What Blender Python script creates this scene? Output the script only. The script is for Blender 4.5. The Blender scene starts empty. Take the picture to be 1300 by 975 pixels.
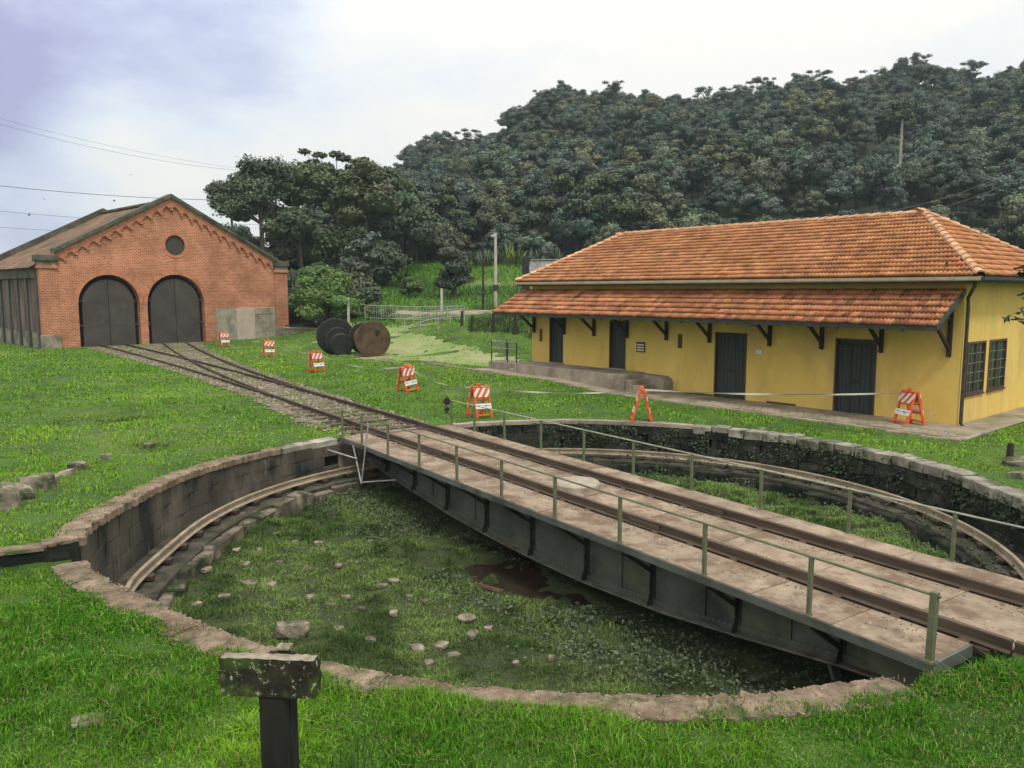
import bpy, math, random
import numpy as np
from mathutils import Vector, Matrix
from mathutils.geometry import tessellate_polygon
R = math.radians
random.seed(7); RNG = np.random.default_rng(7)
sc = bpy.context.scene
COL = sc.collection
# ------------------------------------------------------------------ camera
CAMH = 4.0
cd = bpy.data.cameras.new('camera'); cd.sensor_width = 36.0; cd.lens = 36.0*1010/1300
cd.clip_start = 0.1; cd.clip_end = 3000
cam = bpy.data.objects.new('camera', cd); COL.objects.link(cam)
cam.location = (0, 0, CAMH); cam.rotation_euler = (R(90-6.66), 0, 0); sc.camera = cam
# ------------------------------------------------------------------ light
SUN_EL, SUN_AZ = 57.0, 158.0            # azimuth clockwise from +Y
sd = bpy.data.lights.new('sun', 'SUN'); sd.energy = 1.5; sd.angle = R(11); sd.color = (1, .95, .87)
so = bpy.data.objects.new('sun', sd); COL.objects.link(so)
sdir = Vector((math.sin(R(SUN_AZ))*math.cos(R(SUN_EL)), math.cos(R(SUN_AZ))*math.cos(R(SUN_EL)), math.sin(R(SUN_EL))))
so.rotation_euler = sdir.to_track_quat('Z', 'Y').to_euler()
sc.view_settings.view_transform = 'Standard'; sc.view_settings.look = 'None'
sc.view_settings.exposure = 0.42; sc.view_settings.gamma = 1.0; sc.view_settings.use_curve_mapping = False

def make_world():
    w = bpy.data.worlds.new('World'); sc.world = w; w.use_nodes = True
    nt = w.node_tree; N = nt.nodes; L = nt.links; N.clear()
    out = N.new('ShaderNodeOutputWorld'); bg = N.new('ShaderNodeBackground')
    sky = N.new('ShaderNodeTexSky'); sky.sky_type = 'NISHITA'; sky.sun_disc = False
    sky.sun_elevation = R(SUN_EL); sky.sun_rotation = R(SUN_AZ)
    tc = N.new('ShaderNodeTexCoord')
    mp = N.new('ShaderNodeMapping'); mp.inputs['Scale'].default_value = (1.0, 1.0, 2.4)
    L.new(tc.outputs['Generated'], mp.inputs['Vector'])
    def math_(op, a, b=None, clamp=False):
        m = N.new('ShaderNodeMath'); m.operation = op; m.use_clamp = clamp
        for i, v in enumerate((a, b)):
            if v is None: continue
            if isinstance(v, (int, float)): m.inputs[i].default_value = v
            else: L.new(v, m.inputs[i])
        return m.outputs[0]
    def noise(scale, det, rough, off):
        mm = N.new('ShaderNodeMapping'); mm.inputs['Location'].default_value = off
        L.new(mp.outputs[0], mm.inputs['Vector'])
        n = N.new('ShaderNodeTexNoise'); n.inputs['Scale'].default_value = scale
        n.inputs['Detail'].default_value = det; n.inputs['Roughness'].default_value = rough
        L.new(mm.outputs[0], n.inputs['Vector']); return n.outputs['Fac']
    def blob(px, py, k):
        d = Vector((px-650, 1010, (487.5-py))).normalized()
        th = -R(6.66); d = Vector((d.x, d.y*math.cos(th)-d.z*math.sin(th), d.y*math.sin(th)+d.z*math.cos(th)))
        dt = N.new('ShaderNodeVectorMath'); dt.operation = 'DOT_PRODUCT'
        L.new(tc.outputs['Generated'], dt.inputs[0]); dt.inputs[1].default_value = d
        return math_('POWER', math_('MAXIMUM', dt.outputs['Value'], 0.0), k)
    n1 = noise(2.2, 6, .55, (1.3, .4, 2.0)); n2 = noise(5.0, 5, .6, (4.1, 2.2, .7))
    nn = math_('ADD', math_('MULTIPLY', n1, .9), math_('MULTIPLY', n2, .9))
    nn = math_('SUBTRACT', nn, .90)
    # grey-blue cloud belly over the left
    g1 = math_('ADD', math_('ADD', math_('MULTIPLY', blob(-10, 75, 110), .95), math_('MULTIPLY', blob(330, 108, 190), .52)),
               math_('MULTIPLY', blob(-80, 270, 130), .30))
    g1 = math_('ADD', g1, math_('MULTIPLY', blob(180, 85, 150), .38))
    g1 = math_('ADD', g1, math_('MULTIPLY', blob(100, 290, 160), .20))
    g1 = math_('SUBTRACT', g1, math_('MULTIPLY', blob(130, 168, 420), .55))
    cm = math_('ADD', g1, math_('MULTIPLY', nn, 1.25), True)
    sepz = N.new('ShaderNodeSeparateXYZ'); L.new(tc.outputs['Generated'], sepz.inputs[0])
    cie = math_('ADD', math_('MULTIPLY', math_('MAXIMUM', sepz.outputs[2], 0.0), .70), .69)     # overcast sky brightens towards the zenith
    ramp = N.new('ShaderNodeValToRGB'); cr = ramp.color_ramp
    cr.elements[0].position = 0.0; cr.elements[0].color = (.97, .94, .88, 1)
    cr.elements[1].position = 1.0; cr.elements[1].color = (.40, .41, .64, 1)
    for p, c in ((.16, (.90, .90, .89, 1)), (.36, (.78, .83, .90, 1)), (.62, (.60, .65, .83, 1))):
        e = cr.elements.new(p); e.color = c
    L.new(cm, ramp.inputs[0])
    skm = N.new('ShaderNodeVectorMath'); skm.operation = 'SCALE'; skm.inputs[3].default_value = .1
    L.new(sky.outputs[0], skm.inputs[0])
    mix = N.new('ShaderNodeMix'); mix.data_type = 'RGBA'; mix.inputs[0].default_value = .9
    L.new(skm.outputs[0], mix.inputs[6]); L.new(ramp.outputs[0], mix.inputs[7])
    L.new(mix.outputs[2], bg.inputs['Color']); L.new(cie, bg.inputs['Strength']); bg.inputs['Strength'].default_value = 1.12
    L.new(bg.outputs[0], out.inputs['Surface'])
make_world()

# ------------------------------------------------------------------ materials
def M(name, c1, c2, scale=3.0, rough=.85, bump=.2, det=6, third=None, streak=None, rnd=0.0, attr=False,
      stretch=(1, 1, 1), metal=0.0, bscale=None, spec=.3, lo=.35, hi=.65, wpos=False):
    m = bpy.data.materials.new(name); m.use_nodes = True
    nt = m.node_tree; N = nt.nodes; L = nt.links
    p = N['Principled BSDF']; p.inputs['Roughness'].default_value = rough; p.inputs['Metallic'].default_value = metal
    p.inputs['Specular IOR Level'].default_value = spec
    tc = N.new('ShaderNodeTexCoord'); oi = N.new('ShaderNodeObjectInfo')
    mp = N.new('ShaderNodeMapping'); mp.inputs['Scale'].default_value = stretch
    sh = N.new('ShaderNodeVectorMath'); sh.operation = 'MULTIPLY_ADD'
    cb = N.new('ShaderNodeCombineXYZ')
    for i in range(3): L.new(oi.outputs['Random'], cb.inputs[i])
    L.new(cb.outputs[0], sh.inputs[0]); sh.inputs[1].default_value = (37, 53, 71) if rnd and not wpos else (0, 0, 0)
    L.new(N.new('ShaderNodeNewGeometry').outputs['Position'] if wpos else tc.outputs['Object'], sh.inputs[2]); L.new(sh.outputs[0], mp.inputs['Vector'])
    def noise(s, d=det, r=.6):
        n = N.new('ShaderNodeTexNoise'); n.inputs['Scale'].default_value = s; n.inputs['Detail'].default_value = d
        n.inputs['Roughness'].default_value = r; L.new(mp.outputs[0], n.inputs['Vector']); return n.outputs['Fac']
    def mr(v, a, b):
        n = N.new('ShaderNodeMapRange'); n.inputs[1].default_value = a; n.inputs[2].default_value = b
        L.new(v, n.inputs[0]); return n.outputs[0]
    def mix(f, a, b, blend='MIX'):
        n = N.new('ShaderNodeMix'); n.data_type = 'RGBA'; n.blend_type = blend
        if isinstance(f, float): n.inputs[0].default_value = f
        else: L.new(f, n.inputs[0])
        for i, v in ((6, a), (7, b)):
            if isinstance(v, tuple): n.inputs[i].default_value = (*v[:3], 1)
            else: L.new(v, n.inputs[i])
        return n.outputs[2]
    n1 = noise(scale)
    col = mix(mr(n1, lo, hi), c1, c2)
    if third:                                   # (colour, scale, lo, hi)
        col = mix(mr(noise(third[1], 5, .65), third[2], third[3]), col, third[0])
    if streak:                                  # second blotch layer, e.g. moss or lichen
        for s_ in (streak if isinstance(streak, list) else [streak]):
            col = mix(mr(noise(s_[1], 8, .7), s_[2], s_[3]), col, s_[0])
    if attr:
        at = N.new('ShaderNodeAttribute'); at.attribute_name = 'Col'
        col = mix(1.0, col, at.outputs['Color'], 'MULTIPLY')
    if rnd:
        hs = N.new('ShaderNodeHueSaturation')
        v = N.new('ShaderNodeMapRange'); v.inputs[3].default_value = 1-rnd; v.inputs[4].default_value = 1+rnd
        L.new(oi.outputs['Random'], v.inputs[0]); L.new(v.outputs[0], hs.inputs['Value']); L.new(col, hs.inputs['Color'])
        col = hs.outputs[0]
    L.new(col, p.inputs['Base Color'])
    if bump:
        b = N.new('ShaderNodeBump'); b.inputs['Strength'].default_value = bump; b.inputs['Distance'].default_value = .03
        L.new(noise(bscale or scale*6, 6, .7), b.inputs['Height']); L.new(b.outputs[0], p.inputs['Normal'])
    return m

MT = {}
def setup_materials():
    a = MT
    a['grass'] = M('grass_ground', (.030, .066, .010), (.066, .130, .018), .5, .95, 1.0, 9, third=((.11, .16, .035), .12, .52, .66), streak=((.030, .045, .014), 1.6, .56, .70), bscale=9)
    a['blade'] = M('grass_blade', (.93, .93, .93), (1, 1, 1), 3, .8, 0, 2, attr=True, spec=.08)
    a['leaf'] = M('leaf', (.85, .85, .85), (1.1, 1.1, 1.1), .6, .65, 0, 2, attr=True, spec=.3, rnd=.18)
    a['bark'] = M('bark', (.05, .042, .032), (.12, .10, .08), 6, .9, .6, 6, stretch=(1, 1, .2))
    a['palebark'] = M('pale_bark', (.22, .20, .16), (.38, .35, .29), 6, .9, .4, 6, stretch=(1, 1, .2))
    a['pitfloor'] = M('pit_mud_grass', (.026, .036, .015), (.056, .076, .025), 1.6, .95, .9, 8, third=((.026, .026, .014), .9, .54, .68), bscale=12)
    a['water'] = M('muddy_water', (.020, .015, .010), (.034, .022, .012), 1.5, .12, .05, 3, third=((.07, .034, .012), 1.1, .58, .75), spec=.5)
    a['gravel'] = M('ballast', (.115, .095, .070), (.245, .205, .155), 5, .95, .9, 8, third=((.075, .11, .028), .8, .46, .60), bscale=20)
    a['pebble'] = M('pebble', (.16, .13, .10), (.31, .265, .205), 4, .9, .2, 3, attr=True)
    a['path'] = M('dry_path', (.19, .235, .08), (.29, .285, .145), .35, .95, .5, 7, third=((.15, .23, .06), .22, .46, .60), bscale=9)
    a['wall_l'] = M('pit_wall_stone', (.060, .055, .045), (.19, .158, .120), 2.2, .9, .9, 8, stretch=(1, 1, .35), third=((.024, .026, .022), 1.1, .44, .60), streak=[((.055, .065, .030), 2.6, .56, .70), ((.32, .27, .20), 3.4, .60, .72)], bscale=22, rnd=.07, wpos=True)
    a['wall_r'] = M('mossy_wall_stone', (.020, .023, .018), (.070, .068, .052), 2.4, .95, 1.0, 9, third=((.008, .011, .008), 1.3, .40, .56), streak=[((.24, .24, .20), 5.0, .62, .72), ((.045, .07, .025), 2.2, .54, .68)], rnd=.25, wpos=True)
    a['mortar'] = M('dark_mortar', (.012, .013, .010), (.035, .033, .026), 5, .95, .4, wpos=True)
    a['cop_near'] = M('coping_worn', (.17, .125, .085), (.35, .265, .19), 5.0, .92, .9, 8, third=((.13, .095, .06), 1.6, .46, .62), streak=[((.07, .095, .035), 2.6, .53, .63), ((.45, .40, .33), 22, .62, .70)], rnd=.12, wpos=True)
    a['cop_far'] = M('coping_grey', (.15, .14, .11), (.36, .33, .27), 2.0, .92, .5, 8, third=((.05, .065, .03), 1.5, .5, .66), rnd=.22, wpos=True)
    a['kerb'] = M('kerb_block', (.085, .074, .054), (.25, .21, .155), 2.5, .92, .6, 8, third=((.025, .035, .014), 1.6, .44, .60), rnd=.25, wpos=True)
    a['rock'] = M('rock', (.16, .135, .10), (.40, .34, .26), 4, .92, .9, 8, third=((.045, .055, .025), 2.4, .42, .62), rnd=.15)
    a['deck'] = M('dusty_deck_plate', (.215, .160, .112), (.35, .275, .20), 2.6, .85, .35, 8, third=((.165, .11, .072), 1.5, .46, .60), streak=[((.12, .095, .068), 3.6, .55, .68), ((.45, .37, .285), 9, .58, .70), ((.085, .07, .052), 16, .60, .68)], rnd=.08, bscale=25)
    a['railtop'] = M('rusty_rail', (.070, .052, .038), (.135, .098, .070), 4, .6, .3, 6, metal=.25, stretch=(.4, 3, 3))
    a['raildark'] = M('dark_rail', (.045, .033, .026), (.10, .070, .050), 4, .6, .3, 6, metal=.3)
    a['railpale'] = M('dusty_ring_rail', (.23, .185, .125), (.38, .31, .22), 3, .7, .3, 6)
    a['girder'] = M('girder_paint', (.045, .053, .047), (.125, .138, .120), 1.3, .5, .25, 7, third=((.14, .15, .085), .9, .52, .70), streak=((.14, .095, .055), 2.5, .66, .76), spec=.4)
    a['girderdark'] = M('girder_dark', (.022, .028, .024), (.055, .065, .057), 3, .5, .2, spec=.4)
    a['post'] = M('green_post', (.085, .105, .055), (.15, .165, .095), 7, .6, .3, third=((.16, .09, .04), 5, .58, .7))
    a['rail_light'] = M('galvanised_pipe', (.24, .26, .19), (.38, .39, .31), 5, .5, .1)
    a['cap'] = M('pivot_concrete', (.27, .235, .18), (.40, .355, .28), 4, .85, .3, streak=((.2, .15, .1), 3, .55, .7))
    a['sleeper'] = M('old_sleeper', (.06, .047, .035), (.17, .135, .10), 4, .92, .6, 7, rnd=.25, stretch=(1, 3, 1), wpos=True)
    a['yellow'] = M('yellow_stucco', (.66, .455, .112), (.76, .545, .155), .8, .9, .12, 7, third=((.55, .38, .13), .45, .5, .68), stretch=(1, 1, .45), streak=[((.72, .58, .30), 2.4, .58, .76), ((.48, .35, .12), 1.3, .55, .78), ((.30, .235, .12), 3.5, .66, .80)], bscale=30)
    a['tile'] = M('clay_tile', (.41, .168, .070), (.57, .275, .130), 1.4, .85, .25, 6, third=((.25, .11, .058), 2.2, .50, .68), rnd=.14, attr=True)
    a['tile2'] = M('weathered_clay_tile', (.36, .135, .060), (.54, .25, .13), 1.8, .85, .3, 6, third=((.16, .065, .035), 1.7, .48, .66), streak=((.55, .38, .25), 5, .62, .74), rnd=.24, attr=True)
    a['ridge'] = M('pale_ridge_tile', (.45, .22, .11), (.62, .38, .23), 3, .85, .3, 6, streak=((.5, .46, .36), 5, .55, .7), rnd=.15)
    a['darkwood'] = M('dark_timber', (.016, .013, .011), (.042, .034, .028), 6, .7, .3, stretch=(1, 1, .15))
    a['door'] = M('dark_green_door', (.020, .030, .029), (.040, .052, .050), 4, .55, .25, stretch=(2, 2, .1), rnd=.05)
    a['brownframe'] = M('brown_frame', (.060, .032, .020), (.12, .07, .045), 6, .7, .2, stretch=(1, 1, .2))
    a['glass'] = M('dark_glass', (.012, .018, .022), (.03, .04, .045), 2, .08, 0, 2, spec=.6)
    a['gutter'] = M('gutter_metal', (.030, .034, .030), (.07, .075, .065), 4, .5, .1, metal=.2)
    a['soffit'] = M('pale_fascia', (.34, .30, .20), (.45, .40, .28), 3, .8, .1)
    a['concrete'] = M('concrete', (.24, .20, .155), (.38, .325, .26), 1.5, .9, .35, 8, third=((.14, .12, .09), .8, .5, .68), rnd=.06, bscale=20, wpos=True)
    a['pave'] = M('pavement', (.24, .20, .14), (.37, .31, .225), 1.2, .9, .35, 8, third=((.14, .15, .075), .9, .48, .66), bscale=20, wpos=True)
    a['brickplain'] = M('brick_trim', (.40, .15, .075), (.56, .25, .14), 5, .9, .4, 6, third=((.30, .13, .075), 1.5, .5, .66))
    a['stonecap'] = M('dark_cap_stone', (.055, .055, .040), (.15, .14, .105), 2, .92, .5, 8, third=((.03, .04, .022), 1, .5, .66))
    a['plinth'] = M('plinth_stone', (.17, .155, .115), (.30, .265, .20), 1.5, .9, .5, 8, third=((.09, .085, .055), 1, .5, .66), rnd=.12)
    a['sheddoor'] = M('steel_door', (.048, .042, .035), (.075, .066, .056), .7, .6, .1, 6, third=((.09, .075, .06), 1.2, .56, .75))
    a['black'] = M('interior_shade', (.006, .006, .006), (.012, .012, .011), 2, .9, 0)  # shade of unlit interiors put into a black colour
    a['shedroof'] = M('old_brown_roof', (.13, .070, .040), (.23, .135, .085), .8, .92, .7, 8, third=((.07, .06, .035), .6, .48, .66), stretch=(1, 1, 1), bscale=5)
    a['shedside'] = M('rusty_siding', (.09, .065, .05), (.22, .15, .115), .8, .9, .3, 7, stretch=(3, 3, .3), third=((.05, .045, .04), 1, .46, .62))
    a['patchgrey'] = M('cement_grey', (.25, .235, .175), (.37, .34, .26), 1.4, .9, .3, 8, third=((.15, .145, .10), 1.2, .5, .66))
    a['patchpink'] = M('cement_pink', (.42, .34, .27), (.52, .43, .35), 1.2, .9, .2, 7)
    a['orange'] = M('orange_plastic', (.56, .095, .022), (.70, .135, .035), 5, .55, .1, streak=((.45, .10, .03), 9, .6, .75), rnd=.1)
    a['orangepale'] = M('faded_orange_plastic', (.66, .20, .05), (.80, .30, .09), 5, .55, .1, streak=((.45, .16, .05), 9, .6, .75), rnd=.1)
    a['white'] = M('white_plate', (.62, .61, .58), (.76, .75, .72), 5, .6, .05)
    a['ink'] = M('faded_print', (.10, .14, .20), (.22, .26, .32), 8, .6, 0)
    a['tape'] = M('white_tape', (.56, .54, .43), (.72, .70, .60), 3, .5, .1)
    a['rustdark'] = M('blackened_iron', (.010, .011, .010), (.028, .026, .023), 3, .5, .3, spec=.4)
    a['rust'] = M('rusty_iron', (.055, .036, .020), (.12, .072, .038), 1.6, .8, .4, 8, third=((.035, .026, .018), 1.1, .5, .68))
    a['pipe'] = M('grey_pipe', (.24, .24, .22), (.40, .40, .37), 5, .6, .1)
    a['darkpipe'] = M('dark_pipe', (.03, .033, .034), (.07, .075, .078), 5, .5, .1)
    a['mossboard'] = M('mossy_board', (.012, .011, .007), (.038, .032, .020), 6, .95, .8, 8, third=((.05, .085, .015), 5, .46, .60), streak=[((.36, .37, .28), 20, .58, .64), ((.10, .12, .035), 9, .58, .70)], bscale=28)
    a['blackpost'] = M('black_post', (.008, .008, .007), (.022, .020, .018), 8, .85, .5, stretch=(1, 1, .25), streak=((.16, .16, .14), 13, .68, .76))
    a['lichen'] = M('lichen_top', (.17, .15, .10), (.38, .34, .26), 12, .95, .6)
    a['polepale'] = M('pale_pole', (.36, .35, .30), (.50, .49, .43), 3, .85, .2)
    a['corr'] = M('corrugated_roof', (.10, .10, .095), (.22, .215, .20), 2, .7, .1)
    a['hill'] = M('forest_floor', (.024, .036, .02), (.04, .055, .028), .2, .95, .5, 6)
    a['wire'] = M('wire', (.10, .10, .12), (.14, .14, .16), 3, .6, 0)
    a['stripe'] = stripe_material()
    a['muntin'] = M('grey_glazing_bar', (.13, .13, .11), (.20, .20, .17), 6, .6, 0)
    a['girderedge'] = M('dusty_lit_flange', (.085, .09, .075), (.19, .185, .15), 3, .7, .3, 6, third=((.10, .07, .045), 2, .55, .7))  # dust, with the flange edge highlight put into the colour; rivets share it
    a['grit'] = M('grit', (.07, .05, .035), (.17, .13, .09), 9, .95, 0, 3, attr=True)
    a['ledge'] = M('damp_ledge', (.028, .026, .020), (.11, .094, .070), 3.5, .95, .9, 8, third=((.03, .045, .015), 1.7, .5, .64), wpos=True)
    a['crumb'] = M('crumb', (.16, .12, .085), (.32, .25, .18), 9, .95, 0, 3, attr=True)
    a['deckroof'] = M('roof_deck', (.10, .05, .03), (.16, .08, .05), 2)
    a['brick'] = brick_material()
def stripe_material():
    m = bpy.data.materials.new('reflective_stripes'); m.use_nodes = True; nt = m.node_tree; N = nt.nodes; L = nt.links
    p = N['Principled BSDF']; p.inputs['Roughness'].default_value = .5
    tc = N.new('ShaderNodeTexCoord'); d = N.new('ShaderNodeVectorMath'); d.operation = 'DOT_PRODUCT'
    L.new(tc.outputs['Object'], d.inputs[0]); d.inputs[1].default_value = (-4.3, 0, 3.4)
    fr = N.new('ShaderNodeMath'); fr.operation = 'FRACT'; L.new(d.outputs['Value'], fr.inputs[0])
    g = N.new('ShaderNodeMath'); g.operation = 'GREATER_THAN'; L.new(fr.outputs[0], g.inputs[0]); g.inputs[1].default_value = .47
    nz = N.new('ShaderNodeTexNoise'); nz.inputs['Scale'].default_value = 14
    x = N.new('ShaderNodeMix'); x.data_type = 'RGBA'; L.new(g.outputs[0], x.inputs[0])
    x.inputs[6].default_value = (.62, .10, .03, 1); x.inputs[7].default_value = (.78, .74, .66, 1)
    y = N.new('ShaderNodeMix'); y.data_type = 'RGBA'; y.blend_type = 'MULTIPLY'; y.inputs[0].default_value = .35
    L.new(x.outputs[2], y.inputs[6]); L.new(nz.outputs['Fac'], y.inputs[7]); L.new(y.outputs[2], p.inputs['Base Color']); return m
def brick_material():
    m = bpy.data.materials.new('brickwork'); m.use_nodes = True; nt = m.node_tree; N = nt.nodes; L = nt.links
    p = N['Principled BSDF']; p.inputs['Roughness'].default_value = .9; p.inputs['Specular IOR Level'].default_value = .2
    tc = N.new('ShaderNodeTexCoord'); sep = N.new('ShaderNodeSeparateXYZ'); cb = N.new('ShaderNodeCombineXYZ')
    ad = N.new('ShaderNodeMath'); L.new(tc.outputs['Object'], sep.inputs[0])
    L.new(sep.outputs[0], ad.inputs[0]); L.new(sep.outputs[1], ad.inputs[1])
    L.new(ad.outputs[0], cb.inputs[0]); L.new(sep.outputs[2], cb.inputs[1])
    b = N.new('ShaderNodeTexBrick'); L.new(cb.outputs[0], b.inputs['Vector'])
    b.inputs['Scale'].default_value = 1.0; b.inputs['Brick Width'].default_value = .30; b.inputs['Row Height'].default_value = .115
    b.inputs['Mortar Size'].default_value = .016; b.inputs['Mortar Smooth'].default_value = .3; b.inputs['Bias'].default_value = -.1
    b.inputs['Color1'].default_value = (.56, .205, .110, 1); b.inputs['Color2'].default_value = (.34, .115, .060, 1)
    b.inputs['Mortar'].default_value = (.62, .40, .25, 1)
    n = N.new('ShaderNodeTexNoise'); n.inputs['Scale'].default_value = .42; n.inputs['Detail'].default_value = 7; n.inputs['Roughness'].default_value = .65
    L.new(tc.outputs['Object'], n.inputs['Vector'])
    r = N.new('ShaderNodeValToRGB'); r.color_ramp.elements[0].position = .3; r.color_ramp.elements[0].color = (.52, .49, .49, 1)
    r.color_ramp.elements[1].position = .68; r.color_ramp.elements[1].color = (1.12, 1.12, 1.12, 1); L.new(n.outputs['Fac'], r.inputs[0])
    x = N.new('ShaderNodeMix'); x.data_type = 'RGBA'; x.blend_type = 'MULTIPLY'; x.inputs[0].default_value = 1
    L.new(b.outputs['Color'], x.inputs[6]); L.new(r.outputs[0], x.inputs[7]); L.new(x.outputs[2], p.inputs['Base Color'])
    bp = N.new('ShaderNodeBump'); bp.inputs['Strength'].default_value = .5; bp.inputs['Distance'].default_value = .02; bp.invert = True
    L.new(b.outputs['Fac'], bp.inputs['Height']); L.new(bp.outputs[0], p.inputs['Normal']); return m
setup_materials()

# ------------------------------------------------------------------ helpers
def tag(o, label=None, cat=None, group=None, kind=None):
    if label: o['label'] = label
    if cat: o['category'] = cat
    if group: o['group'] = group
    if kind: o['kind'] = kind
    return o
def thing(name, label, cat, loc=(0, 0, 0), rz=0.0, group=None):
    o = bpy.data.objects.new(name, None); COL.objects.link(o); o.location = loc; o.rotation_euler = (0, 0, rz)
    o.empty_display_size = .2
    return tag(o, label, cat, group)
def link(name, me, parent=None, loc=(0, 0, 0), rot=(0, 0, 0), scale=(1, 1, 1)):
    o = bpy.data.objects.new(name, me); COL.objects.link(o)
    if parent: o.parent = parent
    o.location = loc; o.rotation_euler = rot; o.scale = scale
    return o
def copy_tree(o, parent=None):
    c = o.copy(); COL.objects.link(c)
    if parent: c.parent = parent
    for ch in list(o.children): copy_tree(ch, c)
    return c
class MB:
    def __init__(s): s.v = []; s.f = []
    def add(s, vs, fs):
        n = len(s.v); s.v += [tuple(v) for v in vs]; s.f += [tuple(i+n for i in f) for f in fs]; return s
    def hexa(s, p):   # 8 pts: bottom 4 ccw, top 4 ccw
        return s.add(p, [(3, 2, 1, 0), (4, 5, 6, 7), (0, 1, 5, 4), (1, 2, 6, 5), (2, 3, 7, 6), (3, 0, 4, 7)])
    def box(s, x0, x1, y0, y1, z0, z1):
        return s.hexa([(x0, y0, z0), (x1, y0, z0), (x1, y1, z0), (x0, y1, z0), (x0, y0, z1), (x1, y0, z1), (x1, y1, z1), (x0, y1, z1)])
    def cbox(s, x0, x1, y0, y1, z0, z1, c=.01, jit=0, rs=None):
        # box with chamfered edges, corners jittered
        rs = rs or random; vs = []; ids = {}
        for i, x in enumerate((x0, x1)):
            for j, y in enumerate((y0, y1)):
                for k, z in enumerate((z0, z1)):
                    jx, jy, jz = [(rs.uniform(-jit, jit)) for _ in range(3)]
                    sx, sy, sz = (1, -1)[i], (1, -1)[j], (1, -1)[k]
                    for a in range(3):
                        q = [x+jx+sx*c, y+jy+sy*c, z+jz+sz*c]; q[a] = (x+jx, y+jy, z+jz)[a]
                        ids[(i, j, k, a)] = len(vs); vs.append(q)
        F = []
        I = lambda i, j, k, a: ids[(i, j, k, a)]
        for i in (0, 1): F.append((I(i, 0, 0, 0), I(i, 1, 0, 0), I(i, 1, 1, 0), I(i, 0, 1, 0)))
        for j in (0, 1): F.append((I(0, j, 0, 1), I(1, j, 0, 1), I(1, j, 1, 1), I(0, j, 1, 1)))
        for k in (0, 1): F.append((I(0, 0, k, 2), I(1, 0, k, 2), I(1, 1, k, 2), I(0, 1, k, 2)))
        for i in (0, 1):
            for j in (0, 1): F.append((I(i, j, 0, 0), I(i, j, 1, 0), I(i, j, 1, 1), I(i, j, 0, 1)))
            for k in (0, 1): F.append((I(i, 0, k, 0), I(i, 1, k, 0), I(i, 1, k, 2), I(i, 0, k, 2)))
        for j in (0, 1):
            for k in (0, 1): F.append((I(0, j, k, 1), I(1, j, k, 1), I(1, j, k, 2), I(0, j, k, 2)))
        for i in (0, 1):
            for j in (0, 1):
                for k in (0, 1): F.append((I(i, j, k, 0), I(i, j, k, 1), I(i, j, k, 2)))
        cx = Vector(((x0+x1)/2, (y0+y1)/2, (z0+z1)/2)); G = []
        for f in F:
            a, b, d = [Vector(vs[i]) for i in f[:3]]; nn = (b-a).cross(d-a); mid = sum((Vector(vs[i]) for i in f), Vector())/len(f)
            G.append(f if nn.dot(mid-cx) > 0 else f[::-1])
        return s.add(vs, G)
    def bar(s, p, q, w, h=None, up=(0, 0, 1)):
        p = Vector(p); q = Vector(q); h = h or w; d = (q-p).normalized(); upv = Vector(up)
        if abs(d.dot(upv)) > .98: upv = Vector((1, 0, 0))
        a = d.cross(upv).normalized(); b = a.cross(d).normalized()
        pts = []
        for e in (p, q):
            pts += [e-a*w/2-b*h/2, e+a*w/2-b*h/2, e+a*w/2+b*h/2, e-a*w/2+b*h/2]
        return s.add(pts, [(0, 1, 2, 3), (7, 6, 5, 4), (0, 4, 5, 1), (1, 5, 6, 2), (2, 6, 7, 3), (3, 7, 4, 0)])
    def tube(s, pts, r, n=6, r1=None):
        pts = [Vector(p) for p in pts]; rings = []; m = len(pts)
        for i, p in enumerate(pts):
            d = (pts[min(i+1, m-1)]-pts[max(i-1, 0)]).normalized()
            up = Vector((0, 0, 1)) if abs(d.z) < .95 else Vector((1, 0, 0))
            a = d.cross(up).normalized(); b = a.cross(d)
            rr = r if r1 is None else r+(r1-r)*i/max(m-1, 1)
            rings.append([p+(a*math.cos(2*math.pi*k/n)+b*math.sin(2*math.pi*k/n))*rr for k in range(n)])
        vs = [v for rg in rings for v in rg]; fs = []
        for i in range(m-1):
            for k in range(n):
                fs.append((i*n+k, i*n+(k+1) % n, (i+1)*n+(k+1) % n, (i+1)*n+k))
        fs.append(tuple(range(n))[::-1]); fs.append(tuple((m-1)*n+k for k in range(n)))
        return s.add(vs, fs)
    def lathe(s, prof, n=24, axis='z', org=(0, 0, 0)):
        vs = []; fs = []; m = len(prof)
        for (r, z) in prof:
            for k in range(n):
                a = 2*math.pi*k/n; x, y = r*math.cos(a), r*math.sin(a)
                q = (x, y, z) if axis == 'z' else ((x, z, y) if axis == 'y' else (z, x, y))
                vs.append(Vector(q)+Vector(org))
        for i in range(m-1):
            for k in range(n): fs.append((i*n+k, i*n+(k+1) % n, (i+1)*n+(k+1) % n, (i+1)*n+k))
        fs.append(tuple(range(n))[::-1]); fs.append(tuple((m-1)*n+k for k in range(n)))
        return s.add(vs, fs)
    def prism(s, poly, f0, f1):   # poly 2D list -> extruded between maps f0,f1: (a,b)->3D
        n = len(poly); vs = [f0(*p) for p in poly]+[f1(*p) for p in poly]
        tri = tessellate_polygon([[Vector((a, b, 0)) for a, b in poly]])
        fs = [tuple(t) for t in tri]+[tuple(i+n for i in t[::-1]) for t in tri]
        fs += [(i, (i+1) % n, (i+1) % n+n, i+n) for i in range(n)]
        return s.add(vs, fs)
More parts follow.
